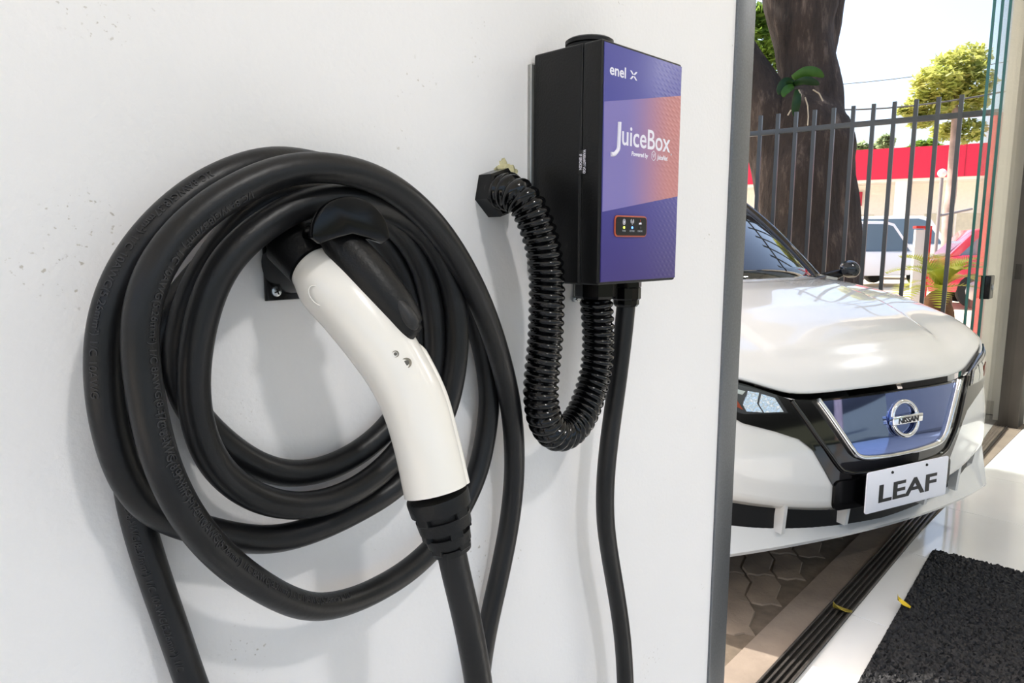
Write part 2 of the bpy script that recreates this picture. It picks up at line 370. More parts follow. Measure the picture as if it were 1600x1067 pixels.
# ============================================================ CHARGING CABLE
CR = 0.0116
strand = [ (978, 478, .058), (976, 500, .058), (971, 545, .056), (964, 600, .054), (953, 680, .050), (946, 750, .047), (946, 815, .045), (954, 875, .044), (965, 940, .044), (973, 1000, .045), (977, 1067, .046),
  (978, 1160, .05), (955, 1270, .05), (890, 1330, .045), (815, 1290, .035), (765, 1190, .025), (749, 1100, .02),
  (752, 1040, .018), (763, 975, .018), (782, 890, .02), (797, 810, .024), (804, 730, .029), (799, 640, .038), (777, 545, .052), (745, 460, .064), (700, 380, .072), (643, 315, .076), (577, 275, .077), (500, 260, .077), (440, 267, .076), (388, 287, .075), (322, 326, .073), (265, 383, .073), (231, 440, .073), (217, 513, .073),
  (221, 580, .074), (231, 640, .077), (254, 731, .081), (303, 822, .080), (376, 895, .070), (467, 945, .052), (525, 946, .043), (588, 922, .034), (650, 882, .027), (702, 825, .022), (744, 745, .019), (761, 668, .018), (765, 611, .018), (757, 555, .018), (742, 500, .018),
  (715, 436, .018), (672, 370, .018), (612, 310, .020), (545, 273, .025), (482, 256, .033), (424, 251, .040), (356, 271, .043), (289, 311, .044), (231, 368, .044), (194, 422, .044), (169, 483, .044), (160, 545, .044), (161, 600, .044), (170, 665, .043), (194, 742, .041), (228, 791, .037), (280, 818, .033), (341, 834, .031), (388, 843, .030), (442, 842, .030), (510, 820, .030), (565, 793, .031), (622, 758, .033),
  (665, 705, .038), (697, 640, .045), (711, 575, .050), (715, 520, .050), (711, 470, .049), (697, 420, .049), (664, 362, .051), (615, 328, .055), (573, 312, .061), (535, 307, .061), (492, 312, .061), (440, 334, .061), (399, 362, .061), (352, 406, .059), (322, 470, .056), (306, 540, .052), (301, 595, .049), (303, 632, .047), (310, 670, .046), (331, 722, .045), (375, 765, .043), (429, 788, .042), (476, 791, .041), (527, 780, .040), (577, 752, .038), (612, 721, .035),
  (648, 672, .032), (672, 610, .033), (682, 560, .034), (681, 515, .034), (676, 474, .034), (665, 428, .034), (647, 388, .034), (622, 356, .036), (585, 328, .039), (535, 308, .040), (475, 298, .040), (427, 306, .038), (387, 336, .037), (335, 398, .036), (300, 462, .034), (280, 534, .027), (277, 580, .022), (288, 625, .018), (312, 658, .016), (342, 686, .0155), (372, 711, .0155), (419, 735, .0155), (459, 742, .0155), (510, 733, .0155), (560, 708, .0155), (604, 671, .0155),
  (637, 622, .0150), (653, 570, .0145), (657, 520, .0145), (652, 478, .0140), (636, 436, .0135), (612, 390, .0130), (583, 355, .0125), (545, 332, .0122), (500, 325, .0122), (450, 330, .0122), (395, 355, .0122), (340, 400, .0122), (290, 455, .0122), (250, 515, .0122), (222, 580, .0122), (206, 650, .0122), (199, 715, .0122), (205, 770, .0122), (218, 825, .0125), (241, 900, .0140), (270, 982, .018), (296, 1059, .022),
  (325, 1130, .03), (380, 1220, .05), (470, 1310, .08), (580, 1350, .115), (680, 1310, .145), (735, 1210, .16), (752, 1120, .165), (745, 1050, .166), (728, 960, .165), (711, 890, .163), (703, 850, .162)]
pts = [P(*q) for q in strand]
path = smooth_pts(resample(catmull([tuple(p) for p in pts]), .006), 14)
path[0] = pts[0]; path[-1] = pts[-1]
cab = empty('charging_cable', 'thick black rubber cable wound in loops over the wall hook and hanging below', 'cable', (path[0].x, path[0].y, path[0].z))
sh = tube('sheath', path, CR, M_rubber, None, 20); sh.parent = cab; sh.matrix_parent_inverse = Matrix.Translation(-cab.location)
# raised lettering along the sheath
cum = [0.0]
for a, b in zip(path, path[1:]): cum.append(cum[-1] + (b - a).length)
def on_path(s):
    lo_, hi_ = 0, len(cum) - 1
    while hi_ - lo_ > 1:
        mid = (lo_ + hi_) // 2
        if cum[mid] <= s: lo_ = mid
        else: hi_ = mid
    t = (s - cum[lo_]) / (cum[hi_] - cum[lo_]); return path[lo_].lerp(path[hi_], t), (path[min(hi_ + 2, len(path) - 1)] - path[max(lo_ - 2, 0)]).normalized()
def near_s(px):
    q = P(*px); return cum[min(range(len(path)), key=lambda i: (path[i] - q).length)]
def emboss(body, px, theta, size=.0072, flip=False):
    me = text_mesh(body, size, 0.0, 1.0); s0 = near_s(px)
    for vtx in me.vertices:
        x, y = vtx.co.x, vtx.co.y - size * .35
        s = s0 + (-x if flip else x); s = min(max(s, 0), cum[-1] - .001); c, t = on_path(s)
        nn = (CAM - c); nn -= t * nn.dot(t); nn.normalize(); bb = nn.cross(t)
        a = theta + (y if not flip else -y) / CR
        vtx.co = c + (nn * cos(a) + bb * sin(a)) * (CR + .00035)
    o = link('lettering', me, M_print, None); o.parent = cab; o.matrix_parent_inverse = Matrix.Translation(-cab.location)
    md = o.modifiers.new('s', 'SOLIDIFY'); md.thickness = .0006; md.offset = 0
TX = '8AWG(8.37mm\u00b2) 1/C 10AWG(5.26mm\u00b2) 1/C '
emboss('2/C ' + TX + '10AWG', (330, 285, .043), R(-28))
emboss('1/C ' + TX + TX, (378, 290, .072), R(38))
emboss('2/C ' + TX, (203, 765, .0122), R(-20))
emboss('1/C ' + TX + TX, (231, 650, .077), R(28))

# ============================================================ CONNECTOR HOLDER (wall hook)
hc = P(545, 372, .102); ax = hc.x; az = hc.z
hk = empty('connector_holder', 'glossy black plastic wall hook with round end flange holding the coiled cable', 'holder', (ax, 0, az))
W = lambda x, y, z: (x - ax, y, z - az)
pl = P(412, 470, .0); pt = P(412, 392, 0)
x0 = pl.x; x1 = 2 * ax - x0 + .01; zb, zt = pl.z, az + .003
prism('back_plate', [(x0 - ax, zb - az), (x1 - ax, zb - az), (x1 - ax, zt - az), (x0 - ax, zt - az)], -.007, 0.0, M_blk, hk, .002)
ra = .017
half = [(ra * cos(a), ra * sin(a) * .6) for a in [pi * k / 16 for k in range(17)]]
shell = half + [(x * .84, z * .84 - .001) for x, z in half[::-1]]
prism('arm', shell, -.102, -.007, M_blk, hk)
prism('gusset', [(x0 - ax + .006, zb - az + .022), (x0 - ax + .012, zb - az + .022), (-ra + .002, 0.0), (-ra - .004, 0.0)], -.05, -.007, M_blk, hk)
rf = .033
fl_o = [(rf * cos(a), rf * sin(a) * .92) for a in [pi * k / 28 for k in range(29)]] + [(-rf * .8, -.004), (-rf * .4, .000), (0, .003), (rf * .4, .000), (rf * .8, -.004)]
prism('end_flange', fl_o, -.108, -.101, M_blk, hk, .0016)
sk = P(500, 418, .055)
lathe('socket', [(.0, 0), (.0245, 0), (.0245, .050), (.0235, .052), (.021, .052), (.021, .010), (0, .010)], Matrix.Translation(Vector(W(sk.x, -.004, sk.z))) @ Matrix.Rotation(pi / 2, 4, 'X') @ Matrix.Rotation(R(-14), 4, 'X'), M_blk, hk, 32)
def screw(p, d, r, parent, mt=None):
    q = Vector(d).to_track_quat('Z', 'Y').to_matrix().to_4x4(); q.translation = Vector(p)
    o = lathe('screw', [(0, .0022), (r * .5, .002), (r * .9, .001), (r, 0), (r, -.002), (0, -.002)], q, M_screw, parent, 18)
    for a in (0, pi / 2):
        bm = bmesh.new(); bmbox(bm, (-r * .6, -r * .11, .0012), (r * .6, r * .11, .0025)); bmesh.ops.transform(bm, matrix=q @ Matrix.Rotation(a + .4, 4, 'Z'), verts=bm.verts)
        frombm('slot', bm, M_blkm, o)
s1 = P(432, 455, .007); screw(W(*s1), (0, -1, 0), .0048, hk)

# ============================================================ CONNECTOR (gun)
secs = [((466, 455), (520, 388), .064), ((477, 482), (552, 404), .076), ((508, 517), (592, 442), .092), ((543, 560), (632, 496), .108), ((576, 606), (668, 556), .122), ((600, 655), (694, 610), .134), ((616, 710), (714, 680), .145), ((630, 776), (732, 757), .154)]
gun = empty('charging_connector', 'white and black curved charging plug hanging in the black wall hook', 'charger plug', tuple(P(690, 800, .158)))
def gchild(o): o.parent = gun; o.matrix_parent_inverse = Matrix.Translation(-gun.location); return o
cs_, rs_ = [], []
for (l, r, o_) in secs:
    c = P((l[0] + r[0]) / 2, (l[1] + r[1]) / 2, o_); cs_.append(tuple(c)); rs_.append((math.dist(l, r) / 2 * mpp(c) * .96,))
cc = [Vector(q) for q in catmull(cs_, n=8)]; rr = [q[0] for q in catmull(rs_, n=8)]
d0 = (cc[0] - cc[1]).normalized()
cc = [cc[0] + d0 * .0045, cc[0] + d0 * .003] + cc; rr = [rr[0] * .86, rr[0] * .96] + rr
gchild(tube('handle', cc, rr, M_white, None, 36))
# nozzle going into the socket
gchild(tube('nozzle', [cc[0] + d0 * .03, cc[0] + d0 * .001], [.020, .020], M_blkm, None, 28))
# raised grip strip along the outer side
NS = len(cc)
gr = []; grr = []
for i in range(int(NS * .52), NS):
    t = (cc[min(i + 1, NS - 1)] - cc[i - 1]).normalized(); vw = (CAM - cc[i]).normalized()
    side = vw.cross(t).normalized()
    if side.dot(RT) < 0: side = -side
    gr.append(cc[i] + side * rr[i] * .80 - vw * rr[i] * .1); grr.append(rr[i] * .30)
grr[0] *= .3; grr[1] *= .6; grr[2] *= .85
gchild(tube('grip_spine', gr, grr, M_white, None, 18))
# black latch lever lying on top
lev = [((498, 376), (538, 346), .076), ((522, 420), (572, 374), .086), ((556, 464), (606, 412), .100), ((592, 505), (640, 458), .113), ((624, 532), (657, 494), .123), ((642, 530), (662, 514), .127)]
lc, lr = [], []
for (l, r, o_) in lev:
    c = P((l[0] + r[0]) / 2, (l[1] + r[1]) / 2, o_ + .006); lc.append(tuple(c)); lr.append((math.dist(l, r) / 2 * mpp(c),))
lcc = [Vector(q) for q in catmull(lc, n=8)]; lrr = [q[0] for q in catmull(lr, n=8)]
lever = gchild(tube('latch_lever', lcc, lrr, M_blkm, None, 28))
tc_ = [lcc[i] for i in range(len(lcc) - 19, len(lcc) - 5)]; nn = len(tc_)
vw = [(CAM - p).normalized() for p in tc_]
tp_ = []
for i, p in enumerate(tc_):
    t = (tc_[min(i + 1, nn - 1)] - tc_[max(i - 1, 0)]).normalized(); sd = vw[i].cross(t).normalized()
    if sd.dot(RT) < 0: sd = -sd
    tp_.append(p + vw[i] * lrr[len(lcc) - 19 + i] * .72 + sd * lrr[len(lcc) - 19 + i] * .30)
th = tube('thumb_rest', tp_, [max(.0012, .0062 * sin(pi * (i + .6) / (nn + .2)) ** .6) for i in range(nn)], mat('grey_black_plastic', '#232324', .5), None, 18)
th.parent = lever
# small round holes with screws, oval mark
def on_gun(x, y, lift=.0):
    d = ray(x, y).normalized(); best = None
    for i in range(len(cc)):
        t = (cc[i] - CAM).dot(d); q = CAM + d * t; k = (q - cc[i]).length
        if best is None or k / rr[i] < best[0]: best = (k / rr[i], i, t, k)
    _, i, t, k = best; return CAM + d * (t - math.sqrt(max(0, rr[i] ** 2 - k * k)) - lift), (-d)
for (x, y, r) in ((618, 553, .0026), (635, 567, .0040)):
    p, nrm = on_gun(x, y); q = nrm.to_track_quat('Z', 'Y').to_matrix().to_4x4(); q.translation = p
    h = gchild(lathe('screw_recess', [(0, -.0006), (r * .55, -.0006), (r * .95, .0004), (r, .0002), (r, -.002), (0, -.002)], q, mat('recess_shade', '#8f897c', .5), None, 20))
    k = cyl('screw', p + nrm * -.0002, p + nrm * .0003, r * .5, mat('dull_screw', '#6b675f', .5, .6), None, 12); k.parent = h
p, nrm = on_gun(496, 462); q = nrm.to_track_quat('Z', 'Y').to_matrix().to_4x4(); q.translation = p
ring = [(q @ Matrix.Rotation(R(35), 4, 'Z')) @ Vector((.0050 * cos(a), .0085 * sin(a), .0004)) for a in [2 * pi * k / 28 for k in range(29)]]
gchild(tube('moulded_mark', ring, .0005, M_white, None, 6))
# strain relief: slotted black sleeve
sdir = (P(703, 850, .162) - P(683, 775, .155)).normalized(); sp = P(683, 772, .154)
L_ = (P(703, 858, .162) - sp).length
lathe_m = sdir.to_track_quat('Z', 'Y').to_matrix().to_4x4(); lathe_m.translation = sp
w0 = rr[-1] * 1.00
gchild(lathe('strain_relief', [(0, 0), (w0 * .98, 0), (w0, .002), (w0 * .97, L_ * .26), (w0 * .80, L_ * .27), (w0 * .78, L_ * .38), (w0 * .88, L_ * .385), (w0 * .84, L_ * .60), (w0 * .66, L_ * .61), (w0 * .63, L_ * .70), (w0 * .74, L_ * .705), (w0 * .70, L_ * .88), (w0 * .58, L_ * .885), (w0 * .58, L_ * .93), (w0 * .66, L_ * .935), (w0 * .62, L_ * 1.05), (CR, L_ * 1.06), (0, L_ * 1.06)], lathe_m, M_blkm, None, 36, 30))
for (fr, wd, s) in ((.325, .92, 1), (.655, .80, -1), (.905, .68, 1)):
    for ang in (0, pi):
        bm = bmesh.new(); bmbox(bm, (-w0 * .22, -w0 * wd, L_ * (fr - .075)), (w0 * .22, w0 * wd, L_ * (fr + .075)), None, .001)
        bmesh.ops.transform(bm, matrix=lathe_m @ Matrix.Rotation(s * .6 + ang / 2, 4, 'Z'), verts=bm.verts)
        gchild(frombm('sleeve_web', bm, M_blkm))

# ============================================================ WALL CHARGER BOX
FO = .1005; BO = .0055
tl = P(938, 57, FO); trp = P(1062, 97, FO); bl_ = P(940, 446, FO)
bx0, bx1 = tl.x + .003, (trp.x + P(1059, 437, FO).x) / 2; bz1, bz0 = tl.z, bl_.z; bw, bh = bx1 - bx0, bz1 - bz0
chg = empty('wall_charger', 'black wall charger box with purple and salmon front panel and white lettering', 'charger', (bx0, 0, bz0))
box('mounting_plate', (-.004, -BO, .012), (bw + .004, 0, bh - .010), M_galv, chg, bevel=.001)
tabx0 = P(893, 470, .0).x - bx0 + .002
tab = box('mounting_tab', (tabx0, -.003, -.028), (tabx0 + .045, 0, .014), M_galv, chg, bevel=.001)
sp_ = P(899, 467, .003); screw((sp_.x - bx0, -.003, sp_.z - bz0), (0, -1, 0), .0042, chg)
box('rear_case', (0, -.0742, 0), (bw, -BO, bh), M_blkm, chg, bevel=.003)
box('cover', (0.0004, -FO, .0004), (bw - .0004, -.0748, bh - .0004), M_blkm, chg, bevel=.003)
box('case_seam', (.0006, -.0750, .0006), (bw - .0006, -.0740, bh - .0006), mat('seam_grey', '#2a2a2b', .6), chg)  # dark grey strip showing between rear case and cover
# printed front panel
def face(x, y): q = P(x, y, FO + .001); return (q.x - bx0, q.z - bz0)
def print_mat(name, ca, cb, x0, x1, z0, z1, cz=None):
    m = bpy.data.materials.new(name); m.use_nodes = True; t = m.node_tree; b = t.nodes['Principled BSDF']
    b.inputs['Roughness'].default_value = .42; b.inputs['Coat Weight'].default_value = .12; b.inputs['Coat Roughness'].default_value = .3; b.inputs['Specular IOR Level'].default_value = .35
    tc = t.nodes.new('ShaderNodeTexCoord'); sx = t.nodes.new('ShaderNodeSeparateXYZ'); t.links.new(tc.outputs['Object'], sx.inputs[0])
    mr = t.nodes.new('ShaderNodeMapRange'); mr.inputs[1].default_value = x0; mr.inputs[2].default_value = x1; t.links.new(sx.outputs['X'], mr.inputs[0])
    rp = t.nodes.new('ShaderNodeValToRGB'); rp.color_ramp.elements[0].color = lin(ca); rp.color_ramp.elements[1].color = lin(cb); rp.color_ramp.interpolation = 'EASE'
    t.links.new(mr.outputs[0], rp.inputs[0]); last = rp.outputs[0]
    if cz:
        mz = t.nodes.new('ShaderNodeMapRange'); mz.inputs[1].default_value = z0; mz.inputs[2].default_value = z1; t.links.new(sx.outputs['Z'], mz.inputs[0])
        mx = t.nodes.new('ShaderNodeMix'); mx.data_type = 'RGBA'; t.links.new(mz.outputs[0], mx.inputs[0]); mx.inputs[6].default_value = lin(cz); t.links.new(last, mx.inputs[7]); last = mx.outputs[2]
    t.links.new(last, b.inputs['Base Color'])
    # fine woven relief towards one side
    wv = t.nodes.new('ShaderNodeTexWave'); wv.inputs['Scale'].default_value = 70; wv.bands_direction = 'DIAGONAL'; wv.inputs['Distortion'].default_value = 0
    w2 = t.nodes.new('ShaderNodeTexWave'); w2.inputs['Scale'].default_value = 60; w2.bands_direction = 'Z'; w2.inputs['Distortion'].default_value = 0
    t.links.new(tc.outputs['Object'], wv.inputs['Vector']); t.links.new(tc.outputs['Object'], w2.inputs['Vector'])
    mm = t.nodes.new('ShaderNodeMath'); mm.operation = 'MULTIPLY'; t.links.new(wv.outputs['Fac'], mm.inputs[0]); t.links.new(w2.outputs['Fac'], mm.inputs[1])
    mk = t.nodes.new('ShaderNodeMapRange'); mk.inputs[1].default_value = .55 * bw; mk.inputs[2].default_value = .8 * bw; mk.clamp = True; t.links.new(sx.outputs['X'], mk.inputs[0])
    m3 = t.nodes.new('ShaderNodeMath'); m3.operation = 'MULTIPLY'; t.links.new(mm.outputs[0], m3.inputs[0]); t.links.new(mk.outputs[0], m3.inputs[1])
    bp = t.nodes.new('ShaderNodeBump'); bp.inputs['Strength'].default_value = .5; bp.inputs['Distance'].default_value = .0008; t.links.new(m3.outputs[0], bp.inputs['Height']); t.links.new(bp.outputs[0], b.inputs['Normal'])
    return m
ins = .0035
fp = prism('front_panel', [(ins, ins), (bw - ins * .7, ins), (bw - ins * .7, bh - ins), (ins, bh - ins)], -FO - .0012, -FO + .001, print_mat('print_indigo', '#4a4a94', '#5a5aa4', 0, bw, 0, bh * .55, '#3a2c74'), chg, .0006)
b1, b2, b3, b4 = face(941, 158), face(1061, 149), face(1061, 307), face(941, 331)
prism('printed_band', [(ins + .0004, b4[1]), (bw - ins * .8, b3[1]), (bw - ins * .8, b2[1]), (ins + .0004, b1[1])], -FO - .00135, -FO - .001, print_mat('print_salmon', '#7d74b2', '#c28483', .25 * bw, .9 * bw, 0, 1), fp)
FY = -FO - .0014
def ftext(name, body, x, y, hpx, **k):                       # lettering on the front panel
    a = face(x, y); a2 = face(x, y - hpx); size = (a2[1] - a[1]) / .70
    return text(name, body, size, orient((a[0], FY, a[1]), (1, 0, 0), (0, 0, 1)), M_txt, fp, .0001, **k)
ftext('logo_lettering', 'enel', 952, 115.5, 17, xs=1.12, bold=.0003, spacing=1.02)
# the split x of the logo
a = face(985, 123.5); e = face(994, 124); hx = face(985, 110)[1] - a[1]
for sx_, sz_ in ((1, 1), (1, -1), (-1, 1), (-1, -1)):
    cx_, cz_ = (a[0] + e[0]) / 2, a[1] + hx / 2; wx = (e[0] - a[0]) / 2
    q0 = (cx_ + sx_ * wx * .18, cz_ + sz_ * hx * .08); q1 = (cx_ + sx_ * wx, cz_ + sz_ * hx * .5)
    th_ = .0015
    prism('logo_stroke', [(q0[0] - th_, q0[1]), (q0[0] + th_, q0[1]), (q1[0] + th_, q1[1]), (q1[0] - th_, q1[1])], FY - .0001, FY + .0001, M_txt, fp)
ja, jb_, jc, jd = face(967, 191), face(965.5, 226), face(962, 238), face(953.5, 241)
tube('lettering', [(q[0], FY, q[1]) for q in catmull([ja, jb_, face(964.8, 233), jc, face(958.5, 241), jd], n=5)], .0024, M_txt, fp, 10, squash=None)
ftext('lettering', 'uiceBox', 970, 225.5, 32, xs=.97, bold=.0003)
ftext('small_lettering', 'Powered by', 986, 243, 6.8, xs=.98, bold=.0002, shear=.15)
ftext('small_lettering', 'JuiceNet', 1026.5, 248.8, 7.2, xs=.82, bold=.0002, shear=.15)
ftext('small_lettering', 'TM', 1047, 243, 3, xs=.7)
c_ = face(1020.8, 243.6); hx = .0048
hexr = [(c_[0] + hx * cos(a) * .92, FY, c_[1] + hx * 1.15 * sin(a)) for a in [pi / 2 + k * pi / 3 for k in range(7)]]
tube('logo_hexagon', hexr, .0004, M_txt, fp, 6); tube('logo_tick', [(c_[0] - .0018, FY, c_[1] + .002), (c_[0] - .0002, FY, c_[1] - .002), (c_[0] + .0022, FY, c_[1] + .0024)], .00045, M_txt, fp, 6)
# indicator panel
i0, i1, i2 = face(958, 370), face(1008, 370), face(958, 336)
iw, ih = i1[0] - i0[0], i2[1] - i0[1]
def rrect(x0, z0, x1, z1, r, n=5):
    out = []
    for (cx_, cz_, a0) in ((x1 - r, z1 - r, 0), (x0 + r, z1 - r, pi / 2), (x0 + r, z0 + r, pi), (x1 - r, z0 + r, 1.5 * pi)):
        out += [(cx_ + r * cos(a0 + k * pi / 2 / n), cz_ + r * sin(a0 + k * pi / 2 / n)) for k in range(n + 1)]
    return out
bez = prism('indicator_panel', rrect(i0[0], i0[1], i0[0] + iw, i0[1] + ih, .005), FY - .0016, FY, mat('orange_rim', '#b4553a', .35), chg, .0005)
prism('display', rrect(i0[0] + .0016, i0[1] + .0016, i0[0] + iw - .0016, i0[1] + ih - .0016, .004), FY - .0022, FY - .001, mat('display_black', '#15171c', .15), bez)
DY = FY - .0024; mz = i0[1] + ih * .44
for k, (c, e_) in enumerate((('#d8f04a', 3.0), ('#4a7bff', 4.0), ('#2b2d33', 0.0))):
    xx = i0[0] + iw * (.26 + .25 * k)
    lathe('indicator_led', [(0, .0005), (.0013, .0004), (.0015, 0), (0, 0)], Matrix.Translation((xx, DY, mz)) @ Matrix.Rotation(pi / 2, 4, 'X'), mat('led' + str(k), c, .3, emit=c, estr=e_), bez, 12)
    text('small_lettering', ('POWER', 'NETWORK', 'CHARGING')[k], .0030, orient((xx, DY, i0[1] + ih * .24), (1, 0, 0), (0, 0, 1)), mat('grey_print', '#9a9ca2', .5), bez, .0001, align='CENTER', xs=.62)
xx = i0[0] + iw * .26; iz = i0[1] + ih * .70
tube('power_icon', [(xx + .0021 * cos(a), DY, iz + .003 * sin(a)) for a in [2 * pi * k / 16 for k in range(17)]], .0003, M_txt, bez, 6)
box('power_icon', (xx - .0008, DY - .0002, iz - .0018), (xx + .0008, DY, iz + .0014), M_txt, bez)
xx = i0[0] + iw * .51; box('network_icon', (xx - .0002, DY - .0002, iz - .003), (xx + .0002, DY, iz + .001), M_txt, bez)
for s in (-1, 1):
    for r_ in (.0016, .0028): tube('network_icon', [(xx + s * r_ * cos(a), DY, iz + .001 + r_ * sin(a)) for a in [-.9 + k * .3 for k in range(7)]], .00028, M_txt, bez, 6)
xx = i0[0] + iw * .76; prism('charging_icon', [(xx - .0026, iz - .0022), (xx + .0026, iz - .0022), (xx + .0022, iz - .0004), (xx + .0008, iz + .0002), (xx + .0004, iz - .0004), (xx - .0022, iz - .0004)], DY - .0002, DY, M_txt, bez)
prism('charging_icon', [(xx - .0006, iz + .0008), (xx + .0006, iz + .0008), (xx, iz + .0034)], DY - .0002, DY, mat('icon_red', '#b03a2c', .5), bez)
# warranty seal on the side
def sidept(x, y): d = ray(x, y); q = CAM + d * ((bx0 - CAM.x) / d.x); return q.y, q.z - bz0
sa, sb = sidept(904, 272), sidept(914, 234)
stk = prism('warranty_sticker', [(sa[0], sa[1]), (sb[0], sa[1]), (sb[0], sb[1]), (sa[0], sb[1])], -.0004, .0002, mat('sticker_black', '#0d0d0e', .3), chg, axis='x')
for k, bdy in enumerate(('WARRANTY VOID', 'IF BROKEN')):
    text('sticker_lettering', bdy, .0048, orient((-.0006, sb[0] + .0018 + .0052 * k, (sa[1] + sb[1]) / 2), (0, 0, -1), (0, -1, 0)), M_txt, stk, .0001, align='CENTER', xs=.62 if k == 0 else .7, bold=.0001)
# cap on top, glands below
tcp = P(921, 62, .045); lathe('top_cap', [(0, -.004), (.025, -.004), (.025, .010), (.027, .011), (.027, .015), (.024, .017), (0, .017)], Matrix.Translation((tcp.x - bx0, -.045, bh)), M_blkm, chg, 32)
cg = P(978, 470, .058); gl_ = Vector((cg.x - bx0, -.058, 0))
lathe('cable_gland', [(0, .002), (.0185, .002), (.0185, -.008), (.0175, -.009), (0, -.009)], Matrix.Translation(gl_), M_blk, chg, 8, 20)
lathe('gland_nut', [(0, -.009), (.0180, -.009), (.0180, -.022), (.0160, -.024), (.0160, -.029), (.0135, -.032), (0, -.032)], Matrix.Translation(gl_), M_blk, chg, 12, 20)
cx2 = P(931, 462, .055); g2 = Vector((cx2.x - bx0, -.055, 0))
lathe('conduit_gland', [(0, .002), (.0245, .002), (.0245, -.016), (.0225, -.019), (0, -.019)], Matrix.Translation(g2), M_blk, chg, 8, 20)

# ============================================================ CORRUGATED CONDUIT
wg = P(781, 301, .012)
con = empty('corrugated_conduit', 'glossy black corrugated conduit looping from the wall nut to the charger box', 'conduit', (wg.x, 0, wg.z))
cpx = [(779, 301, .014), (790, 301, .026), (805, 303, .040), (822, 318, .050), (836, 346, .056), (848, 385, .060), (854, 430, .062), (854, 480, .063), (852, 530, .063), (847, 580, .063), (845, 620, .063), (851, 655, .063), (866, 677, .062), (885, 676, .061), (905, 655, .060), (921, 618, .058), (932, 575, .057), (935, 530, .056), (933, 490, .055), (931, 466, .055)]
cp = smooth_pts(resample(catmull([tuple(P(*q)) for q in cpx]), .0011), 40)
pitch_ = .0088; L0 = [0]
for a, b in zip(cp, cp[1:]): L0.append(L0[-1] + (b - a).length)
def ribs(i, a):
    ph = (L0[i] / pitch_ + a / (2 * pi)) % 1.0
    return .0150 + .0046 * max(0.0, sin(pi * ph)) ** .6
o = tube('hose', cp, .018, M_conduit, None, 28, True, ribs); o.parent = con; o.matrix_parent_inverse = Matrix.Translation(-con.location)
nm_ = Matrix.Rotation(pi / 2, 4, 'X')
lathe('wall_nut', [(0, 0), (.0265, 0), (.0265, .019), (.0235, .022), (0, .022)], nm_ @ Matrix.Rotation(.3, 4, 'Z'), M_blk, con, 6, 20)
lathe('collar', [(0, .021), (.0205, .021), (.0205, .030), (.019, .032), (0, .032)], nm_, M_blk, con, 24)
# old filler around the hole
bm = bmesh.new(); bmesh.ops.create_icosphere(bm, subdivisions=4, radius=1)
for v_ in bm.verts:
    k = 1 + .55 * noise.noise(v_.co * 2.3) + .3 * noise.noise(v_.co * 6); v_.co = Vector((v_.co.x * .017 * k, v_.co.y * .004, v_.co.z * .012 * k))
fp_ = P(789, 268, .0); fil = frombm('wall_filler', bm, mat('yellowed_filler', '#cfc79c', .6, vary=.15, vscale=90, bump=.4, bscale=300), None, True); fil.location = (fp_.x, 0, fp_.z - .002)
tag(fil, 'small smear of yellowish filler on the wall above the conduit nut', 'filler')

# ============================================================ ELECTRIC CAR nosing through the doorway
CA = R(-18.96)
cu = Vector((cos(CA), sin(CA), 0)); cv = Vector((-sin(CA), cos(CA), 0))
car = empty('electric_car', 'pearl white electric hatchback with black grille mask and a white front plate', 'car', tuple(Vector((2.421, .054, 0)) + cu * .025), CA)
def lerp_tab(tab, x):
    if x <= tab[0][0]: return tab[0][1]
    for (a, b), (c, d) in zip(tab, tab[1:]):
        if x <= c: return b + (d - b) * (x - a) / (c - a)
    return tab[-1][1]
def sm_tab(tab, x, h=.02):
    return sum(lerp_tab(tab, x + k * h) for k in (-2, -1, 0, 1, 2)) / 5
def g(u, z): return .05 + .25 * u * u + 1.5 * max(0, abs(u) - .6) ** 2 + .15 * max(0, z - .5)
def ze(u): return sm_tab([(0, .667), (.36, .664), (.44, .672), (.575, .722), (.75, .775), (.895, .80)], abs(u))
def vc(u): return .76 + .55 * u * u
FT = [(0, 0), (.03, .13), (.08, .27), (.15, .40), (.33, .61), (.48, .75), (.75, .91), (1, 1)]
def hz(u, t):
    b = ze(u); z = b + (.985 - b) * lerp_tab(FT, t) if t < .02 else b + (.985 - b) * sum(lerp_tab(FT, t + k * .02) for k in (-1, 0, 1)) / 3
    z -= .015 * u * u + .13 * max(0, (abs(u) - .70) / .195) ** 2 * (1 if t > .1 else t / .1)
    # raised centre panel of the bonnet
    e = lambda x: max(0, min(1, x)) ** 2 * (3 - 2 * max(0, min(1, x)))
    z += .010 * e((.50 - .10 * (1 - t) - abs(u)) / .018) * e((t - .13) / .03)
    return z
def hood_grid(name, us, m, t0=0.0, t1=1.0, nt=46):
    v = []; f = []; nu = len(us)
    for j in range(nt + 1):
        t = t0 + (t1 - t0) * (j / nt) ** 1.35
        for u in us:
            e_ = g(u, ze(u)); v.append((u, e_ + (vc(u) - e_) * t, hz(u, t)))
    for j in range(nt):
        for i in range(nu - 1): f.append((j * nu + i, j * nu + i + 1, (j + 1) * nu + i + 1, (j + 1) * nu + i))
    o = raw(name, v, f, m, car, True); md = o.modifiers.new('s', 'SOLIDIFY'); md.thickness = .012; md.offset = -1 if o.data.polygons[0].normal.z > 0 else 1
    return o
rng_ = lambda a, b, n_: [a + (b - a) * i / n_ for i in range(n_ + 1)]
hood_grid('bonnet', rng_(-.735, .735, 90), M_paint, .012)
hood_grid('fender', rng_(-.893, -.741, 14), M_paint); hood_grid('fender', rng_(.741, .893, 14), M_paint)
def zl(u): return .278 + .19 * u * u
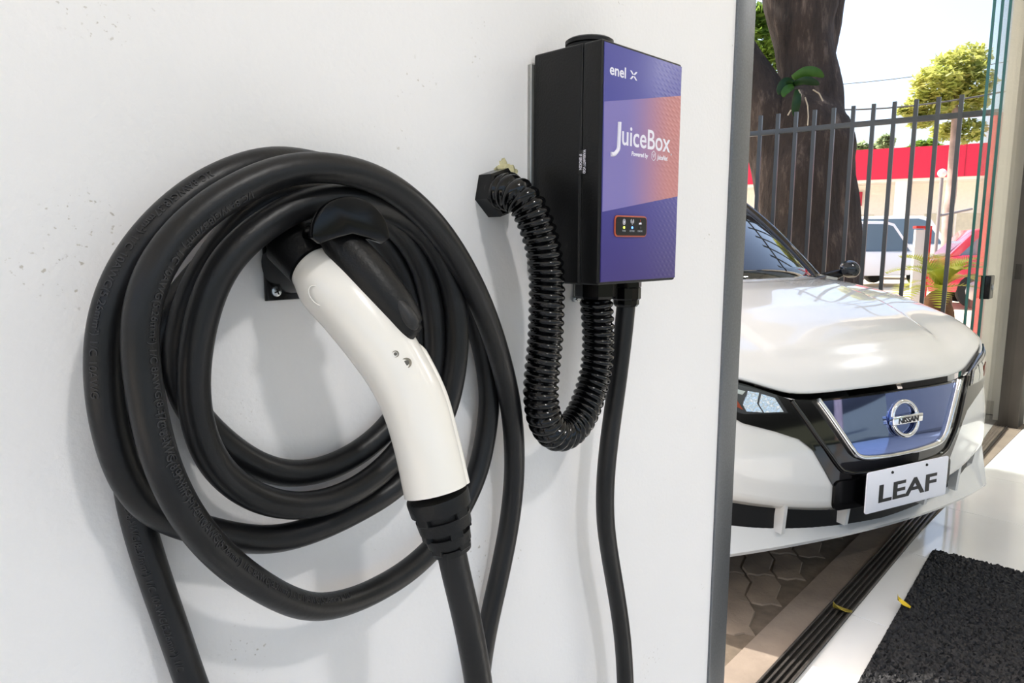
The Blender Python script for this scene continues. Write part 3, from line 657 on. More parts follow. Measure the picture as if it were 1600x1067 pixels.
# bumper
v = []; f = []; us = rng_(-.893, .893, 80); nz = 26
for j in range(nz + 1):
    for u in us:
        z = zl(u) + (ze(u) - .006 - zl(u)) * j / nz; v.append((u, g(u, z) + (.03 * (1 - j / 2) if j < 2 else 0), z))
for j in range(nz):
    for i in range(80): f.append((j * 81 + i, j * 81 + i + 1, (j + 1) * 81 + i + 1, (j + 1) * 81 + i))
bmp = raw('front_bumper', v, f, M_paint, car, True); md = bmp.modifiers.new('s', 'SOLIDIFY'); md.thickness = .012; md.offset = 1 if bmp.data.polygons[900].normal.y > 0 else -1
def patch(name, poly, off, thick, m, parent=None, step=.03, gf=None):
    """outline in (u, z) laid on the bumper surface and given thickness"""
    gf = gf or g
    bm = bmesh.new(); bm.faces.new([bm.verts.new((a, 0, b)) for a, b in poly])
    for axis, lo_, hi_ in ((0, min(p[0] for p in poly), max(p[0] for p in poly)), (2, min(p[1] for p in poly), max(p[1] for p in poly))):
        x = lo_ + step
        while x < hi_ - .004:
            co = [0, 0, 0]; no = [0, 0, 0]; co[axis] = x; no[axis] = 1
            bmesh.ops.bisect_plane(bm, geom=bm.verts[:] + bm.edges[:] + bm.faces[:], plane_co=co, plane_no=no, dist=1e-5); x += step
    r = bmesh.ops.extrude_face_region(bm, geom=bm.faces[:])
    new = {e for e in r['geom'] if isinstance(e, bmesh.types.BMVert)}
    for q in bm.verts: q.co.y = gf(q.co.x, q.co.z) - off + (thick if q not in new else 0)
    o = frombm(name, bm, m, parent or car); autosmooth(o, 50); return o
mir = lambda l: l + [(-a, b) for a, b in l[::-1] if abs(a) > 1e-6]
half_mask = [(0, .664), (.36, .660), (.44, .667), (.58, .718), (.70, .752), (.745, .715), (.68, .655), (.60, .604), (.50, .574), (.42, .545), (.372, .507), (.32, .431), (.27, .356), (.235, .325), (.19, .308), (0, .296)]
mask = patch('grille_mask', mir(half_mask), .006, .014, M_piano)
half_gr = [(0, .662), (.347, .656), (.29, .575), (.23, .495), (.205, .478), (.17, .470), (0, .464)]
grl = patch('grille_panel', mir(half_gr), .010, .012, M_grille)
def on_bump(u, z, off): return (u, g(u, z) - off, z)
vline = [(.352, .660), (.32, .618), (.28, .562), (.235, .500), (.210, .477), (.17, .466), (.08, .461), (0, .460)]
vl = vline + [(-a, b) for a, b in vline[::-1][1:]]
vl = [q for q in catmull(vl, n=5)]
tube('chrome_trim', [on_bump(a, b, .012) for a, b in vl], [.007 + .004 * min(1, abs(a) / .3) for a, b in vl], M_chrome, car, 12)
v2 = [(.44, .664), (.40, .61), (.34, .525), (.275, .445), (.24, .425), (.18, .415), (0, .410)]; v2 = catmull(v2 + [(-a, b) for a, b in v2[::-1][1:]], n=5)
tube('mask_ridge', [on_bump(a, b, .008) for a, b in v2], .007, M_piano, car, 10)
patch('plate_recess', rrect(-.29, .305, .29, .40, .02), .012, .01, M_blk)
# emblem
em = tube('emblem_ring', [(.062 * cos(a), g(0, .575) - .016 + .012 * sin(a), .575 + .054 * sin(a)) for a in [2 * pi * k / 40 for k in range(41)]], .0078, M_chrome, car, 12)
bm = bmesh.new(); bmbox(bm, (-.073, g(0, .575) - .030, .561), (.073, g(0, .575) - .012, .589), None, .003); eb = frombm('emblem_bar', bm, M_chrome, em); autosmooth(eb)
me = text_mesh('NISSAN', .026, .0006, 1.15, 'CENTER', .0004); me.transform(orient((0, g(0, .575) - .0306, .5655), (1, 0, 0), (0, 0, 1))); link('emblem_lettering', me, mat('emblem_print', '#15161a', .3), eb)
# head lamps
for s in (1, -1):
    fl_ = lambda l: [(s * a, b) for a, b in l]
    hl = patch('headlight', fl_([(.455, .628), (.49, .684), (.576, .712), (.695, .742), (.725, .715), (.66, .66), (.60, .632)]), .009, .012, M_lens)
    hl.name = 'headlight'
    patch('lamp_reflector', fl_([(.472, .633), (.498, .676), (.54, .690), (.55, .660), (.535, .634)]), .0115, .006, M_lamp, hl, .012)
    patch('lamp_reflector', fl_([(.54, .635), (.556, .662), (.547, .694), (.58, .700), (.60, .66), (.59, .640)]), .0115, .006, M_lamp, hl, .012)
    patch('lamp_strip', fl_([(.59, .700), (.69, .730), (.70, .722), (.60, .690)]), .0115, .006, M_chrome, hl, .012)
    patch('indicator_lens', fl_([(.60, .645), (.64, .665), (.665, .69), (.62, .68)]), .0115, .006, mat('amber_lens', '#7a2f12', .15, spec=.8), hl, .012)
# number plate
pu = -.025
pl_ = prism('number_plate', rrect(pu - .2, .304, pu + .2, .438, .008), -.002, .003, mat('plate_white', '#e9eaf2', .35), car, .0008)
me = text_mesh('LEAF', .07, .0005, 1.0, 'LEFT', .0016); xs_ = [q.co.x for q in me.vertices]; ys_ = [q.co.y for q in me.vertices]
kx = .285 / (max(xs_) - min(xs_)); ky = .058 / (max(ys_) - min(ys_))
me.transform(Matrix.Translation((-min(xs_), -min(ys_), 0))); me.transform(Matrix.Diagonal((kx, ky, 1, 1)))
me.transform(orient((pu - .142, -.0026, .332), (1, 0, 0), (0, 0, 1))); link('plate_lettering', me, mat('plate_black', '#101012', .4), pl_)
for x in (-.085, .085):
    q = lathe('plate_bolt', [(0, .003), (.004, .003), (.005, 0), (0, 0)], Matrix.Translation((pu + x, -.002, .424)) @ Matrix.Rotation(pi / 2, 4, 'X'), M_blkm, pl_, 10)
box('plate_bracket', (pu - .15, .003, .31), (pu + .15, .06, .40), M_blk, car)
# lower intake, spoiler lip, struts
patch('lower_intake', mir([(0, .30), (.5, .345), (.82, .42), (.82, .25), (.5, .22), (0, .21)]), -.05, .012, M_blkm)
v = []; f = []; us = rng_(-.76, .76, 60)
for u in us:
    v0 = .075 + .20 * u * u; k = abs(u) / .76; zz = .197 - .02 * k * k; top = .258 + .03 * k + .10 * max(0, k - .9) / .1
    v += [(u, v0, zz + .008), (u, v0 + .006, zz - .004), (u, v0 + .20, zz + .01), (u, v0 + .16, top - .014), (u, v0 + .06 - .02 * k, top - .008 - .02 * (1 - k))]
for i in range(60):
    for k in range(5): f.append((i * 5 + k, i * 5 + (k + 1) % 5, i * 5 + 5 + (k + 1) % 5, i * 5 + 5 + k))
f += [tuple(range(5)), tuple(range(300, 305))]
o = raw('front_spoiler', v, f, M_paint, car); autosmooth(o, 40)
for u in (-.44, -.20, .20, .44):
    z0 = .235; o = prism('spoiler_strut', [(g(u, .3) + .012, zl(u) + .02), (g(u, .3) + .045, zl(u) + .02), (g(u, .3) + .06, z0), (g(u, .3) + .02, z0)], u - .007, u + .007, M_paint, car, axis='x')
# windscreen, roof, pillars
top_v = lambda u: 1.66 + .25 * u * u; top_z = lambda u: 1.50 - .06 * u * u
def sheet(name, fn, nu, nv, m, thick=.008):
    v = [fn(i / nu, j / nv) for j in range(nv + 1) for i in range(nu + 1)]
    f = [(j * (nu + 1) + i, j * (nu + 1) + i + 1, (j + 1) * (nu + 1) + i + 1, (j + 1) * (nu + 1) + i) for j in range(nv) for i in range(nu)]
    o = raw(name, v, f, m, car, True); md = o.modifiers.new('s', 'SOLIDIFY'); md.thickness = thick; md.offset = 0; return o
def ws(a, b, w0=.70, w1=.60):
    u0, u1 = (2 * a - 1) * w0, (2 * a - 1) * w1
    p0 = Vector((u0, vc(u0) - .01, .972 - .01 * u0 * u0)); p1 = Vector((u1, top_v(u1), top_z(u1))); q = p0.lerp(p1, b); q.z += .05 * sin(pi * b); return q
sheet('windscreen', lambda a, b: ws(a, b), 24, 12, M_glassd)
sheet('cowl', lambda a, b: (( 2 * a - 1) * .72, vc((2 * a - 1) * .72) - .02 - .05 * b, .975 + .004 * b), 24, 2, M_blkm, .01)
for s in (0, 1):
    tube('windscreen_pillar', [ws(s, b, .72, .62) + Vector((0, .005, .004)) for b in rng_(0, 1, 14)], .026, M_piano, car, 12)
sheet('roof', lambda a, b: ((2 * a - 1) * .62, top_v((2 * a - 1) * .62) + (2.25 - .1) * b, top_z((2 * a - 1) * .62) + .03 * sin(pi * b) - .16 * b * b), 16, 12, M_paint, .02)
for s in (1, -1):
    x0, x1 = sorted((s * .845, s * .893))
    arch = lambda c, r_: [(c + r_ * cos(a), .31 + r_ * sin(a)) for a in [pi - k * pi / 10 for k in range(11)]]
    prof = [(.42, .42), (.47, .30)] + arch(.92, .34) + arch(3.62, .34) + [(4.2, .35), (4.3, .60), (4.25, 1.0), (3.6, 1.02), (2.4, .98), (1.15, .93)] + [(vv, hz(.893, max(0, min(1, (vv - g(.893, .8)) / (vc(.893) - g(.893, .8))))) - .002) for vv in (1.05, .85, .70, .55, .45)]
    prism('body_side', prof, x0, x1, M_paint, car, axis='x')
    prism('side_window', [(1.2, .95), (2.4, .99), (3.6, 1.03), (3.45, 1.30), (2.8, 1.42), (2.0, 1.44), (1.75, 1.40)], *sorted((s * .66, s * .70)), M_glassd, car, axis='x')
    prism('shoulder', [(s * .62, 1.42), (s * .70, 1.0), (s * .89, .97), (s * .89, .90), (s * .64, .90)], 1.2, 3.7, M_paint, car, axis='y') if False else None
    sheet('shoulder', lambda a, b, s=s: (s * (.69 + .2 * a), 1.05 + 2.9 * b, .985 + .03 * b - .03 * a), 2, 6, M_paint, .02)
    bm = bmesh.new(); bmesh.ops.create_uvsphere(bm, u_segments=24, v_segments=14, radius=1)
    for q in bm.verts: q.co = Vector((s * .985 + q.co.x * (.075 if q.co.x * s < 0 else .05), 1.055 + q.co.y * (.045 if q.co.y < 0 else .025), 1.005 + q.co.z * .045 - .12 * q.co.x * s * .045))
    mr_ = frombm('door_mirror', bm, mat('mirror_blue_black', '#0d1420', .12, spec=.8), car, True)
    tube('mirror_arm', [(s * .86, 1.10, .96), (s * .95, 1.07, .99)], [.03, .02], M_blk, mr_, 10)
    for vv in (.92, 3.62):
        wh = lathe('wheel', [(.20, -.10), (.29, -.105), (.315, -.08), (.318, 0), (.315, .08), (.29, .105), (.20, .10)], Matrix.Translation((s * .76, vv, .318)) @ Matrix.Rotation(pi / 2, 4, 'Y'), M_tyre, car, 32)
        rim = lathe('rim', [(0, .05), (.06, .06), (.10, .04), (.19, .085), (.205, .10), (.205, -.09), (0, -.09)], Matrix.Translation((s * .76, vv, .318)) @ Matrix.Rotation(s * pi / 2, 4, 'Y'), mat('alloy', '#b9bcc0', .3, .9), wh, 28)
sheet('tailgate', lambda a, b: ((2 * a - 1) * (.88 - .26 * b), 4.27 - .25 * b * b, .36 + .96 * b), 8, 10, M_paint, .03)
box('underbody', (-.80, .45, .16), (.80, 4.15, .34), M_blkm, car)
box('cabin', (-.62, 1.3, .36), (.62, 4.0, .95), M_blkm, car)

# entrance pergola over the bonnet
pg = empty('entrance_canopy', 'white entrance canopy with an open grid of beams along its outer edge', 'canopy', (1.95, .36, 2.92))
box('slab', (0, 0, 0), (2.4, 1.02, .14), M_beige, pg)
for k in range(6): box('beam', (k * .46, 1.021, 0), (k * .46 + .06, 1.62, .10), M_beige, pg)
for k in range(3): box('cross_beam', (0, 1.16 + k * .2, .101), (2.36, 1.20 + k * .2, .16), M_beige, pg)
# ============================================================ FENCE beyond the car
f0, f1 = FAR(1178, 209, 5.15), FAR(1524, 178, 4.35)
fz = (f0.z + f1.z) / 2; f0.z = f1.z = 0
fd = (f0 - f1).normalized(); FL = (f0 - f1).length
fen = empty('iron_fence', 'dark iron railing fence of upright square bars in front of the big tree', 'fence', (f1.x, f1.y, 0), math.atan2(fd.y, fd.x))
nb = 11; spc = FL / nb
ext = 14
box('rail', (-.12, -.012, fz - .018), (spc * (nb + ext), .012, fz + .018), M_fence, fen, bevel=.002)
box('rail', (-.12, -.012, .16), (spc * (nb + ext), .012, .20), M_fence, fen, bevel=.002)
mb = None
for k in range(0, nb + ext):
    if mb is None:
        b_ = box('bar', (-.0125, -.0125, -.04), (.0125, .0125, fz + .125), M_fence, fen); mb = b_.data
    else: b_ = link('bar', mb, None, fen)
    b_.location = (k * spc + .08, 0, 0)

# ============================================================ TREES
def trunk(name, ctrl, m, parent, seg=22, wob=.08, sd=0):
    """ctrl: (point, radius)"""
    a = catmull([tuple(p) + (r,) for p, r in ctrl], n=10); pts_ = [Vector(q[:3]) for q in a]; rr_ = [q[3] for q in a]
    return tube(name, pts_, rr_, m, parent, seg, True, lambda i, an: rr_[i] * (1 + wob * noise.noise(Vector((cos(an) * 1.6, sin(an) * 1.6, i * .12 + sd))) * 2 + wob * .6 * sin(an * 3 + i * .05 + sd)))
def foliage(name, blobs, n_, size, m, parent, seed=0, flat=.35, kind=None):
    rd = random.Random(seed); v = []; f = []
    tot = sum(b[1] ** 2 for b in blobs)
    for (c, r, sq) in blobs:
        for _ in range(int(n_ * r * r / tot)):
            d = Vector((rd.gauss(0, 1), rd.gauss(0, 1), rd.gauss(0, 1))).normalized(); k = r * rd.uniform(.35, 1) ** .6
            p = Vector(c) + Vector((d.x * k, d.y * k, d.z * k * sq)); s = size * rd.uniform(.6, 1.3)
            a = Vector((rd.gauss(0, 1), rd.gauss(0, 1), rd.gauss(0, flat))).normalized(); b = a.cross(Vector((rd.gauss(0, .5), rd.gauss(0, .5), 1))).normalized(); nn_ = a.cross(b)
            i0 = len(v); v += [p - a * s, p + b * s * .42 + nn_ * s * .1, p + a * s, p - b * s * .42 + nn_ * s * .1]; f.append((i0, i0 + 1, i0 + 2, i0 + 3))
    me = bpy.data.meshes.new(name); me.from_pydata([tuple(q) for q in v], [], f); o = link(name, me, m, parent, False, kind); return o
def leaf_mat(name, ca, cb):
    m = mat(name, ca, .45, col2=cb, vscale=3.0); m.node_tree.nodes['Principled BSDF'].inputs['Subsurface Weight'].default_value = 0
    t = m.node_tree; b = t.nodes['Principled BSDF']; out = [n_ for n_ in t.nodes if n_.type == 'OUTPUT_MATERIAL'][0]
    tr = t.nodes.new('ShaderNodeBsdfTranslucent'); mx = t.nodes.new('ShaderNodeMixShader'); mx.inputs[0].default_value = .5
    src = b.inputs['Base Color'].links[0].from_socket
    t.links.new(src, tr.inputs[0]); t.links.new(b.outputs[0], mx.inputs[1]); t.links.new(tr.outputs[0], mx.inputs[2]); t.links.new(mx.outputs[0], out.inputs[0]); return m
TD = 6.6
def tpt(x, y, d=TD): return FAR(x, y, d)
base = G(1250, 377 + 1.2 * FPX / TD, 0)
bt = empty('big_tree', 'massive dark tree trunk forking into thick limbs behind the railing fence', 'tree')
bt.location = (tpt(1255, 500).x, tpt(1255, 500).y, 0)
def rel(o, root): o.parent = root; o.matrix_parent_inverse = Matrix.Translation(-root.location); return o
pxr = lambda w_, d=TD: w_ * d / FPX / 2
root_p = tpt(1262, 520); root_p.z = -.05
rel(trunk('trunk', [(root_p, pxr(176)), (tpt(1262, 430), pxr(150)), (tpt(1258, 330), pxr(140)), (tpt(1252, 250), pxr(146)), (tpt(1256, 190), pxr(128)), (tpt(1268, 150), pxr(98)), (tpt(1262, 100), pxr(84)), (tpt(1253, 40), pxr(96)), (tpt(1250, -20), pxr(112)), (tpt(1250, -160), pxr(110)), (tpt(1230, -400), pxr(80)), (tpt(1200, -700), pxr(40))], M_bark, None, 30, .07), bt)
rel(trunk('limb', [(tpt(1232, 300), pxr(100)), (tpt(1212, 220), pxr(90)), (tpt(1190, 150), pxr(70)), (tpt(1165, 95), pxr(52)), (tpt(1125, 30), pxr(48)), (tpt(1060, -80), pxr(44)), (tpt(950, -300), pxr(30))], M_bark, None, 20, .06, 4), bt)
rel(trunk('limb', [(tpt(1270, 130, 6.9), pxr(60)), (tpt(1284, 70, 6.9), pxr(50)), (tpt(1296, 10, 6.9), pxr(44)), (tpt(1310, -60, 6.9), pxr(44)), (tpt(1340, -250, 6.9), pxr(36)), (tpt(1420, -520, 6.9), pxr(20))], M_bark, None, 18, .06, 9), bt)
LM = leaf_mat('leaf_green', '#5f8a2e', '#39591c')
rel(foliage('foliage', [((2.55, 5.8, 7.0), 1.15, .5), ((2.1, 5.0, 7.0), .75, .5), ((1.8, 5.1, 6.9), .42, .5), ((2.95, 5.0, 7.0), .8, .5), ((2.1, 6.6, 7.1), .75, .5), ((3.0, 6.7, 7.1), .8, .5), ((2.5, 4.3, 6.9), .8, .5), ((2.6, 7.6, 7.2), 1.0, .5),  # unseen crown clumps, shaped to shade the doorway and leave sun gaps
     ((7.4, 3.4, 7.4), 1.6, .6), ((6.2, 4.2, 8.0), 1.2, .6), ((8.6, 4.8, 7.6), 1.6, .6), ((5.4, 7.8, 8.0), 1.5, .6), ((7.4, 6.4, 8.2), 1.7, .6)], 15000, .13, LM, None, 3), bt)
# orchid growing on the trunk
epc = tpt(1246, 138, TD - .42)
ep = empty('tree_orchid', 'green strap-leaved plant clinging to the fork of the big tree trunk', 'plant', tuple(epc))
def strap(px, w_, m, d=TD - .45):
    c = catmull([tuple(FAR(x, y, d + dz)) for x, y, dz in px], n=6); c = [Vector(q) for q in c]; v = []; f = []; n_ = len(c)
    for i, p in enumerate(c):
        t = (c[min(i + 1, n_ - 1)] - c[max(i - 1, 0)]).normalized(); s = t.cross((CAM - p).normalized()).normalized(); k = w_ * d / FPX / 2 * (sin(pi * min(.97, .12 + .86 * i / (n_ - 1)))) ** .6
        up_ = (CAM - p).normalized() * k * .35
        v += [p - s * k + up_, p, p + s * k + up_]
    for i in range(n_ - 1):
        for k in (0, 1): f.append((i * 3 + k, i * 3 + k + 1, i * 3 + k + 4, i * 3 + k + 3))
    o = raw('leaf', v, f, m, None, True); o.parent = ep; o.matrix_parent_inverse = Matrix.Translation(-ep.location); md = o.modifiers.new('s', 'SOLIDIFY'); md.thickness = .004
M_or = leaf_mat('orchid_leaf', '#4f7d2c', '#2f5a22'); M_or2 = leaf_mat('orchid_leaf_dark', '#2f5326', '#1e3a1a')
strap([(1238, 122, 0), (1258, 112, -.08), (1275, 113, -.12), (1287, 120, -.1)], 15, M_or)
strap([(1240, 132, 0), (1256, 126, -.08), (1270, 128, -.1), (1280, 132, -.1)], 12, M_or2)
strap([(1240, 130, 0), (1228, 128, -.06), (1220, 138, -.08), (1217, 148, -.08)], 14, M_or2)
strap([(1240, 135, 0), (1232, 138, -.08), (1226, 144, -.1), (1224, 152, -.1)], 12, M_or)
strap([(1246, 140, 0), (1245, 155, -.06), (1243, 170, -.06), (1241, 182, -.04)], 13, M_or2)
for px in ([(1248, 140), (1252, 148), (1250, 156)], [(1258, 152), (1262, 165), (1263, 182), (1262, 196)], [(1270, 140), (1280, 146), (1286, 158)], [(1236, 172), (1231, 180)]):
    o = tube('aerial_root', [FAR(x, y, TD - .5) for x, y in px], .006, mat('root_pale', '#a89c88', .8), None, 8); o.parent = ep; o.matrix_parent_inverse = Matrix.Translation(-ep.location)
# trees beyond
def far_tree(name, label, foot, dep, trunk_ctrl, blobs, n_, size, m, mb_, seed):
    b0 = FAR(foot[0], foot[1], dep); t_ = empty(name, label, 'tree', (b0.x, b0.y, 0), group='trees beyond the fence')
    c = [(FAR(x, y, dep), r * dep / FPX / 2) for x, y, r in trunk_ctrl]; c[0][0].z = -.05
    rel(trunk('trunk', c, mb_, None, 12, .06, seed), t_)
    rel(foliage('foliage', [(FAR(x, y, dep + dz), r * dep / FPX, sq) for x, y, r, sq, dz in blobs], n_, size, m, None, seed), t_)
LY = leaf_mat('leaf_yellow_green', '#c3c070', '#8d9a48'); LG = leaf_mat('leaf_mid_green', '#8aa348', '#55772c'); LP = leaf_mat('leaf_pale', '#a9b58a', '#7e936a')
M_bark2 = mat('pale_bark', '#a08a80', .9, vary=.3, vscale=3, bump=.6, bscale=15)
far_tree('street_tree', 'tall tree with yellow-green crown and pale trunk in front of the red building', (1480, 460), 17, [(1478, 460, 18), (1480, 350, 15), (1486, 300, 15), (1490, 240, 13), (1492, 180, 9), (1494, 130, 5)],
         [(1490, 110, 42, .7, 0), (1462, 130, 36, .7, -.4), (1512, 95, 34, .8, .3), (1450, 165, 36, .55, 0), (1500, 160, 42, .6, .3), (1425, 172, 22, .5, 0), (1520, 130, 32, .9, -.3), (1480, 205, 24, .6, .5), (1515, 205, 26, .7, 0), (1440, 190, 20, .5, 0)], 5200, .11, LY, M_bark2, 11)
far_tree('garden_tree', 'sunlit green tree glimpsed between the limbs of the big tree', (1190, 470), 11, [(1188, 470, 20), (1188, 250, 16), (1192, 120, 9)], [(1192, 60, 34, 1, 0), (1204, 95, 22, 1, 0), (1178, 30, 26, 1, 0)], 900, .11, LG, M_bark2, 12)
far_tree('distant_tree', 'small hazy tree rising above the red building roof, palm shaped', (1384, 400), 46, [(1384, 400, 6), (1384, 300, 5), (1384, 225, 4)], [(1384, 222, 12, 1, 0)], 260, .32, LP, M_bark2, 13)
far_tree('distant_tree', 'low hazy treetops behind the left end of the red building roof', (1345, 400), 48, [(1345, 400, 8), (1345, 300, 6), (1345, 238, 4)], [(1325, 232, 12, .6, 0), (1345, 230, 13, .6, 0), (1362, 232, 11, .6, 0)], 420, .34, LP, M_bark2, 14)
far_tree('distant_tree', 'low bright green treetop just above the red roof beside the street tree', (1445, 400), 46, [(1445, 400, 8), (1445, 300, 6), (1445, 235, 4)], [(1438, 228, 13, .6, 0), (1455, 226, 12, .6, 0), (1425, 232, 9, .5, 0)], 420, .32, LG, M_bark2, 15)

t_ = empty('lawn_tree', 'leafy tree on the lawn outside, mirrored in the dark blue car grille', 'tree', (5.2, -10.5, 0), group='trees beyond the fence')
trunk('trunk', [(Vector((0, 0, -.1)), .25), (Vector((.1, 0, 1.6)), .2), (Vector((-.3, .2, 3.2)), .16), (Vector((-.9, .3, 5)), .08)], M_bark2, t_, 12, .06, 5)
trunk('limb', [(Vector((.05, 0, 1.8)), .12), (Vector((.9, 0, 2.9)), .10), (Vector((1.8, 0, 4.4)), .05)], M_bark2, t_, 10, .06, 6)
foliage('foliage', [((-.8, 0, 5.2), 1.6, .6), ((1.5, 0, 4.9), 1.4, .6), ((.3, 0, 6.2), 1.5, .6)], 2500, .14, LG, t_, 31)
# cycad by the fence
cyb = FAR(1466, 486, 7.6); cyb.z = 0
cy = empty('cycad_palm', 'small sago palm with arching bright fronds on a stubby trunk behind the fence', 'palm', tuple(cyb))
cz = FAR(1466, 452, 7.6).z
rel(trunk('trunk', [(cyb + Vector((0, 0, -.05)), .15), (cyb + Vector((0, 0, cz * .35)), .16), (cyb + Vector((0, 0, cz * .7)), .15), (cyb + Vector((0, 0, cz * .9)), .11), (cyb + Vector((0, 0, cz)), .04)], mat('cycad_bark', '#6b4a30', .95, vary=.4, vscale=14, bump=1, bscale=30), None, 16, .16, 3), cy)
MF = leaf_mat('frond_green', '#b9b53a', '#7d9030')
for k in range(22):
    a = k * 2.399 + .3; el = random.uniform(.35, 1.35); Lf = random.uniform(.62, .85); v = []; f = []
    d = Vector((cos(a), sin(a), 0)); c = []
    for i in range(12):
        t = i / 11; c.append(Vector((0, 0, cz)) + d * (Lf * t * cos(el * (1 - .2 * t))) + Vector((0, 0, Lf * (sin(el) * t - .75 * t * t * (1.2 - el * .4)))))
    sd = d.cross(Vector((0, 0, 1)))
    for i in range(11):
        for s in (-1, 1):
            for q_ in (0, .5):
                p = c[i].lerp(c[i + 1], q_); ln = .15 * sin(pi * (.12 + .8 * (i + q_) / 11)); tdir = (c[i + 1] - c[i]).normalized(); i0 = len(v)
                tip = p + sd * s * ln + tdir * ln * .6 + Vector((0, 0, .03)); v += [p - tdir * .012, p + tdir * .012, tip]; f.append((i0, i0 + 1, i0 + 2))
    fr = link('frond', bpy.data.meshes.new('frond'), None, cy); fr.data.from_pydata([tuple(q) for q in v], [], f); fr.data.materials.append(MF)

# ============================================================ STREET BEYOND
BDIR = R(106)
bo = FAR(1420, 377, 33); bo.z = 0
rb = empty('red_fascia_building', 'long low white shop building with a wide red fascia band across the street', 'building', tuple(bo), BDIR)
zA, zB = 1.144 + 97 * 33 / FPX, 1.144 + 144 * 33 / FPX
# local x runs along the front (towards +x = further left in the photo), local +y faces the street
box('wall', (-22, -6, 0), (26, -2.0, zA), M_bld, rb)
box('fascia', (-22, -6, zA), (26, 0, zB), M_red, rb)
for x in range(-20, 26, 3): box('fascia_joint', (x, 0, zA), (x + .03, .012, zB), mat('joint_dark_red', '#a3182f', .5), rb)
box('soffit', (-22, -2.0, zA - .12), (26, -.1, zA), M_bld, rb)
for x in (-9, -4.4, .2, 4.8, 9.4, 14): box('column', (x, -.7, 0), (x + .55, -.15, zA - .12), M_bld, rb)
box('red_sign', (2.2, -1.9, zA - 1.15), (4.6, -1.75, zA - .45), mat('dark_red_sign', '#a8203c', .5), rb)
for x in (-8, -3.2, 1.6, 6.4):
    wn = box('shop_window', (x, -2.0, .8), (x + 2.6, -1.95, 2.5), mat('beige_shutter', '#cfc8b4', .5, vary=.06), rb)
    box('window_frame', (x + 1.25, -1.95, .8), (x + 1.33, -1.92, 2.5), M_bld, wn)

def parked_car(label, px, dep, rz_, m, h, L, van=False, name='parked_car'):
    p = FAR(px, 377, dep); p.z = -.045; c_ = empty(name, label, 'car', tuple(p), rz_, 'parked cars on the street')
    W_ = .86
    prof = [(-L/2, .30), (-L/2 + .02, .62), (-L/2 + .15, .80), (-L * .26, .92), (L * .36, .95), (L/2 - .05, .85), (L/2, .45), (L/2 - .05, .28)]
    if van: prof = [(-L/2, .30), (-L/2 + .02, .75), (-L/2 + .1, .95), (-L * .30, 1.1), (L/2 - .02, 1.1), (L/2, .4), (L/2 - .05, .28)]
    bd = prism('body', prof, -W_, W_, m, c_, .05)
    zt = prof[3][1] - .02
    roof = [(-L * .28, zt), (-L * .12, h - .06), (-L * .06, h), (L * .25, h), (L * .33, h - .05), (L * .43, zt)] if not van else [(-L * .32, zt), (-L * .20, h - .08), (-L * .15, h), (L * .44, h), (L * .47, h - .1), (L * .48, zt)]
    cb = prism('cabin', roof, -W_ + .1, W_ - .1, m, c_, .04)
    sh_ = lambda k: [(a * k + (1 - k) * .02 * L, zt + (b - zt) * (.86 if b > zt + .1 else 1) + .04) for a, b in roof]
    prism('side_windows', sh_(.88), -W_ + .092, W_ - .092, M_cargl, c_)
    prism('windscreens', [(roof[0][0] - .015, zt + .03), (roof[1][0] - .02, roof[1][1] - .04), (roof[-2][0] + .02, roof[-2][1] - .05), (roof[-1][0] + .015, zt + .03)], -W_ + .2, W_ - .2, M_cargl, c_)
    for sx in (-1, 1):
        for y in (-1, 1):
            wh = lathe('wheel', [(0, -.09), (.30, -.09), (.32, -.05), (.32, .05), (.30, .09), (0, .09)], Matrix.Translation((sx * L * .31, y * (W_ - .07), .32)) @ Matrix.Rotation(pi / 2, 4, 'X'), M_tyre, c_, 20)
            lathe('hubcap', [(0, .10), (.16, .10), (.19, .085), (0, .085)], Matrix.Translation((sx * L * .31, y * (W_ - .07), .32)) @ Matrix.Rotation(-y * pi / 2, 4, 'X'), mat('alloy', '#b9bcc0'), wh, 16)
        box('lamp', (sx * L / 2 - .02, -.75, .6), (sx * L / 2 + .02, -.45, .72), mat('tail_lamp', '#b04040', .2) if sx > 0 else M_lamp, c_)
        box('lamp', (sx * L / 2 - .02, .45, .6), (sx * L / 2 + .02, .75, .72), mat('tail_lamp', '#b04040', .2) if sx > 0 else M_lamp, c_)
    return c_
M_cargl = mat('parked_car_glass', '#5f7386', .08, spec=.8)
M_cw = mat('white_car_paint', '#e8e9ea', .25, coat=.8); M_cr = mat('red_car_paint', '#b8283f', .25, coat=.8)
parked_car('white parked sport utility car seen between the fence bars beside the big trunk', 1338, 19, R(150), M_cw, 1.72, 4.4)
parked_car('white parked van with a dark windscreen standing before the white columns', 1392, 23, R(115), M_cw, 2.0, 4.8, True)
parked_car('red parked car behind the sago palm and the street tree', 1650, 12.5, R(112), M_cr, 1.45, 4.2)
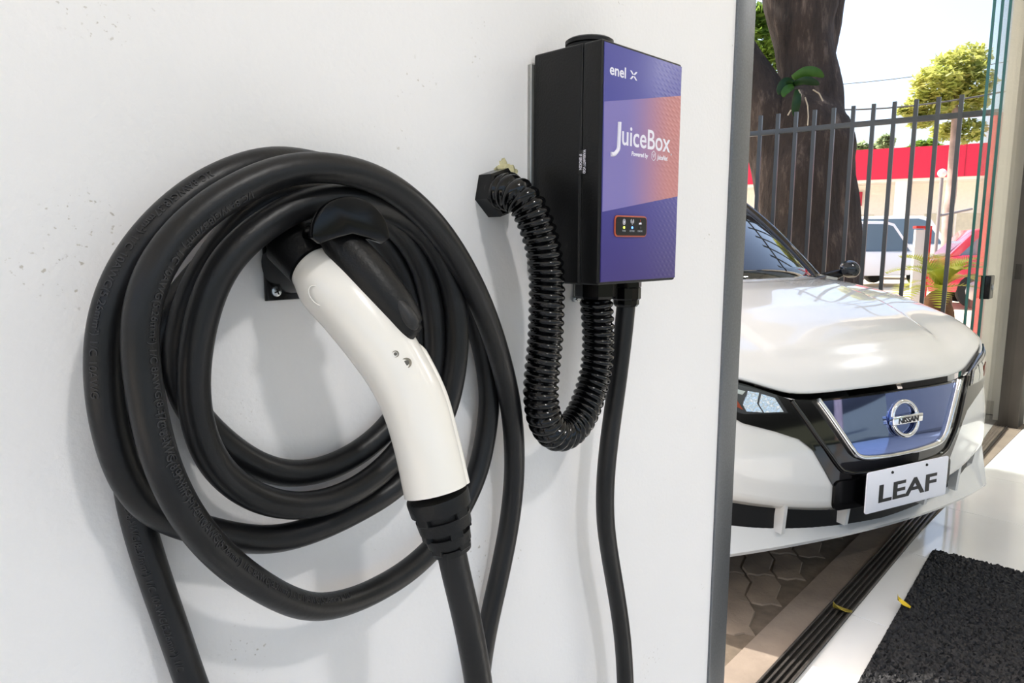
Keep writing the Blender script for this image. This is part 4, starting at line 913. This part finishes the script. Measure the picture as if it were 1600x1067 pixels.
# street lamp
lb = FAR(1463, 377, 15); sl_ = empty('street_lamp', 'slim lamp post with a round white globe beside the street tree', 'street lamp', (lb.x, lb.y, -.045))
gz = FAR(1470, 272, 15)
zt = gz.z + .045; M_pole = mat('lamp_pole_grey', '#8d8a88', .5, .3)
cyl('pole', (0, 0, 0), (0, 0, zt - .1), .035, M_pole, sl_, 10)
lathe('globe', [(0, -.09)] + [(.09 * cos(a), .09 * sin(a)) for a in [-1.4 + k * .28 for k in range(11)]] + [(0, .09)], Matrix.Translation((0, 0, zt)), mat('globe_white', '#e6e1da', .4), sl_, 18)
tube('arm', [(0, 0, zt - .9), (.5, -.5, zt - .75)], .03, M_pole, sl_, 8)
# gate post and pylon in red and white
gp_ = FAR(1440, 377, 8.4); gt = FAR(1440, 357, 8.4).z
pst = empty('gate_post', 'white gate pillar with a bright red steel edge beside the sago palm', 'post', (gp_.x, gp_.y, -.045), R(45))
box('pillar', (-.02, -.04, 0), (.02, .09, gt + .03), mat('post_white', '#e6dfd6', .7), pst)
box('red_edge', (-.04, -.09, 0), (.03, -.041, gt + .045), mat('signal_red', '#d4261e', .4), pst)
box('red_cap', (-.04, -.09, gt + .0455), (.03, .10, gt + .075), mat('signal_red', '#d4261e', .4), pst)
py_ = FAR(1556, 377, 8.2); pt_ = FAR(1548, 178, 8.2).z
pyl = empty('sign_pylon', 'tall white sign pylon with a red left edge standing outside the glass door', 'sign', (py_.x, py_.y, -.045), R(-45))
box('panel', (-.10, -.06, 0), (.22, .06, pt_), mat('pylon_white', '#e4e3ea', .5), pyl)
box('red_edge', (-.165, -.062, 0), (-.1005, .062, pt_ + .02), mat('signal_red', '#d4261e', .4), pyl)
# overhead wires
for k, (a, b, d0_, d1_, r_) in enumerate((((1150, 162), (1700, 116), 12, 9, .012), ((1150, 140), (1700, 72), 22, 18, .010), ((1150, 195), (1700, 150), 20, 17, .009))):
    pa_, pb_ = FAR(*a, d0_), FAR(*b, d1_)
    o = tube('overhead_wire', [pa_.lerp(pb_, t) - Vector((0, 0, .25 * sin(pi * t))) for t in rng_(0, 1, 12)], r_, mat('wire', '#3c3c3e', .6), None, 8)
    tag(o, ['thick dark overhead cable running level with the fence top', 'thin upper overhead wire crossing the yellow-green tree crown', 'thin lower overhead wire just above the fence bars'][k], 'wire', 'overhead wires')
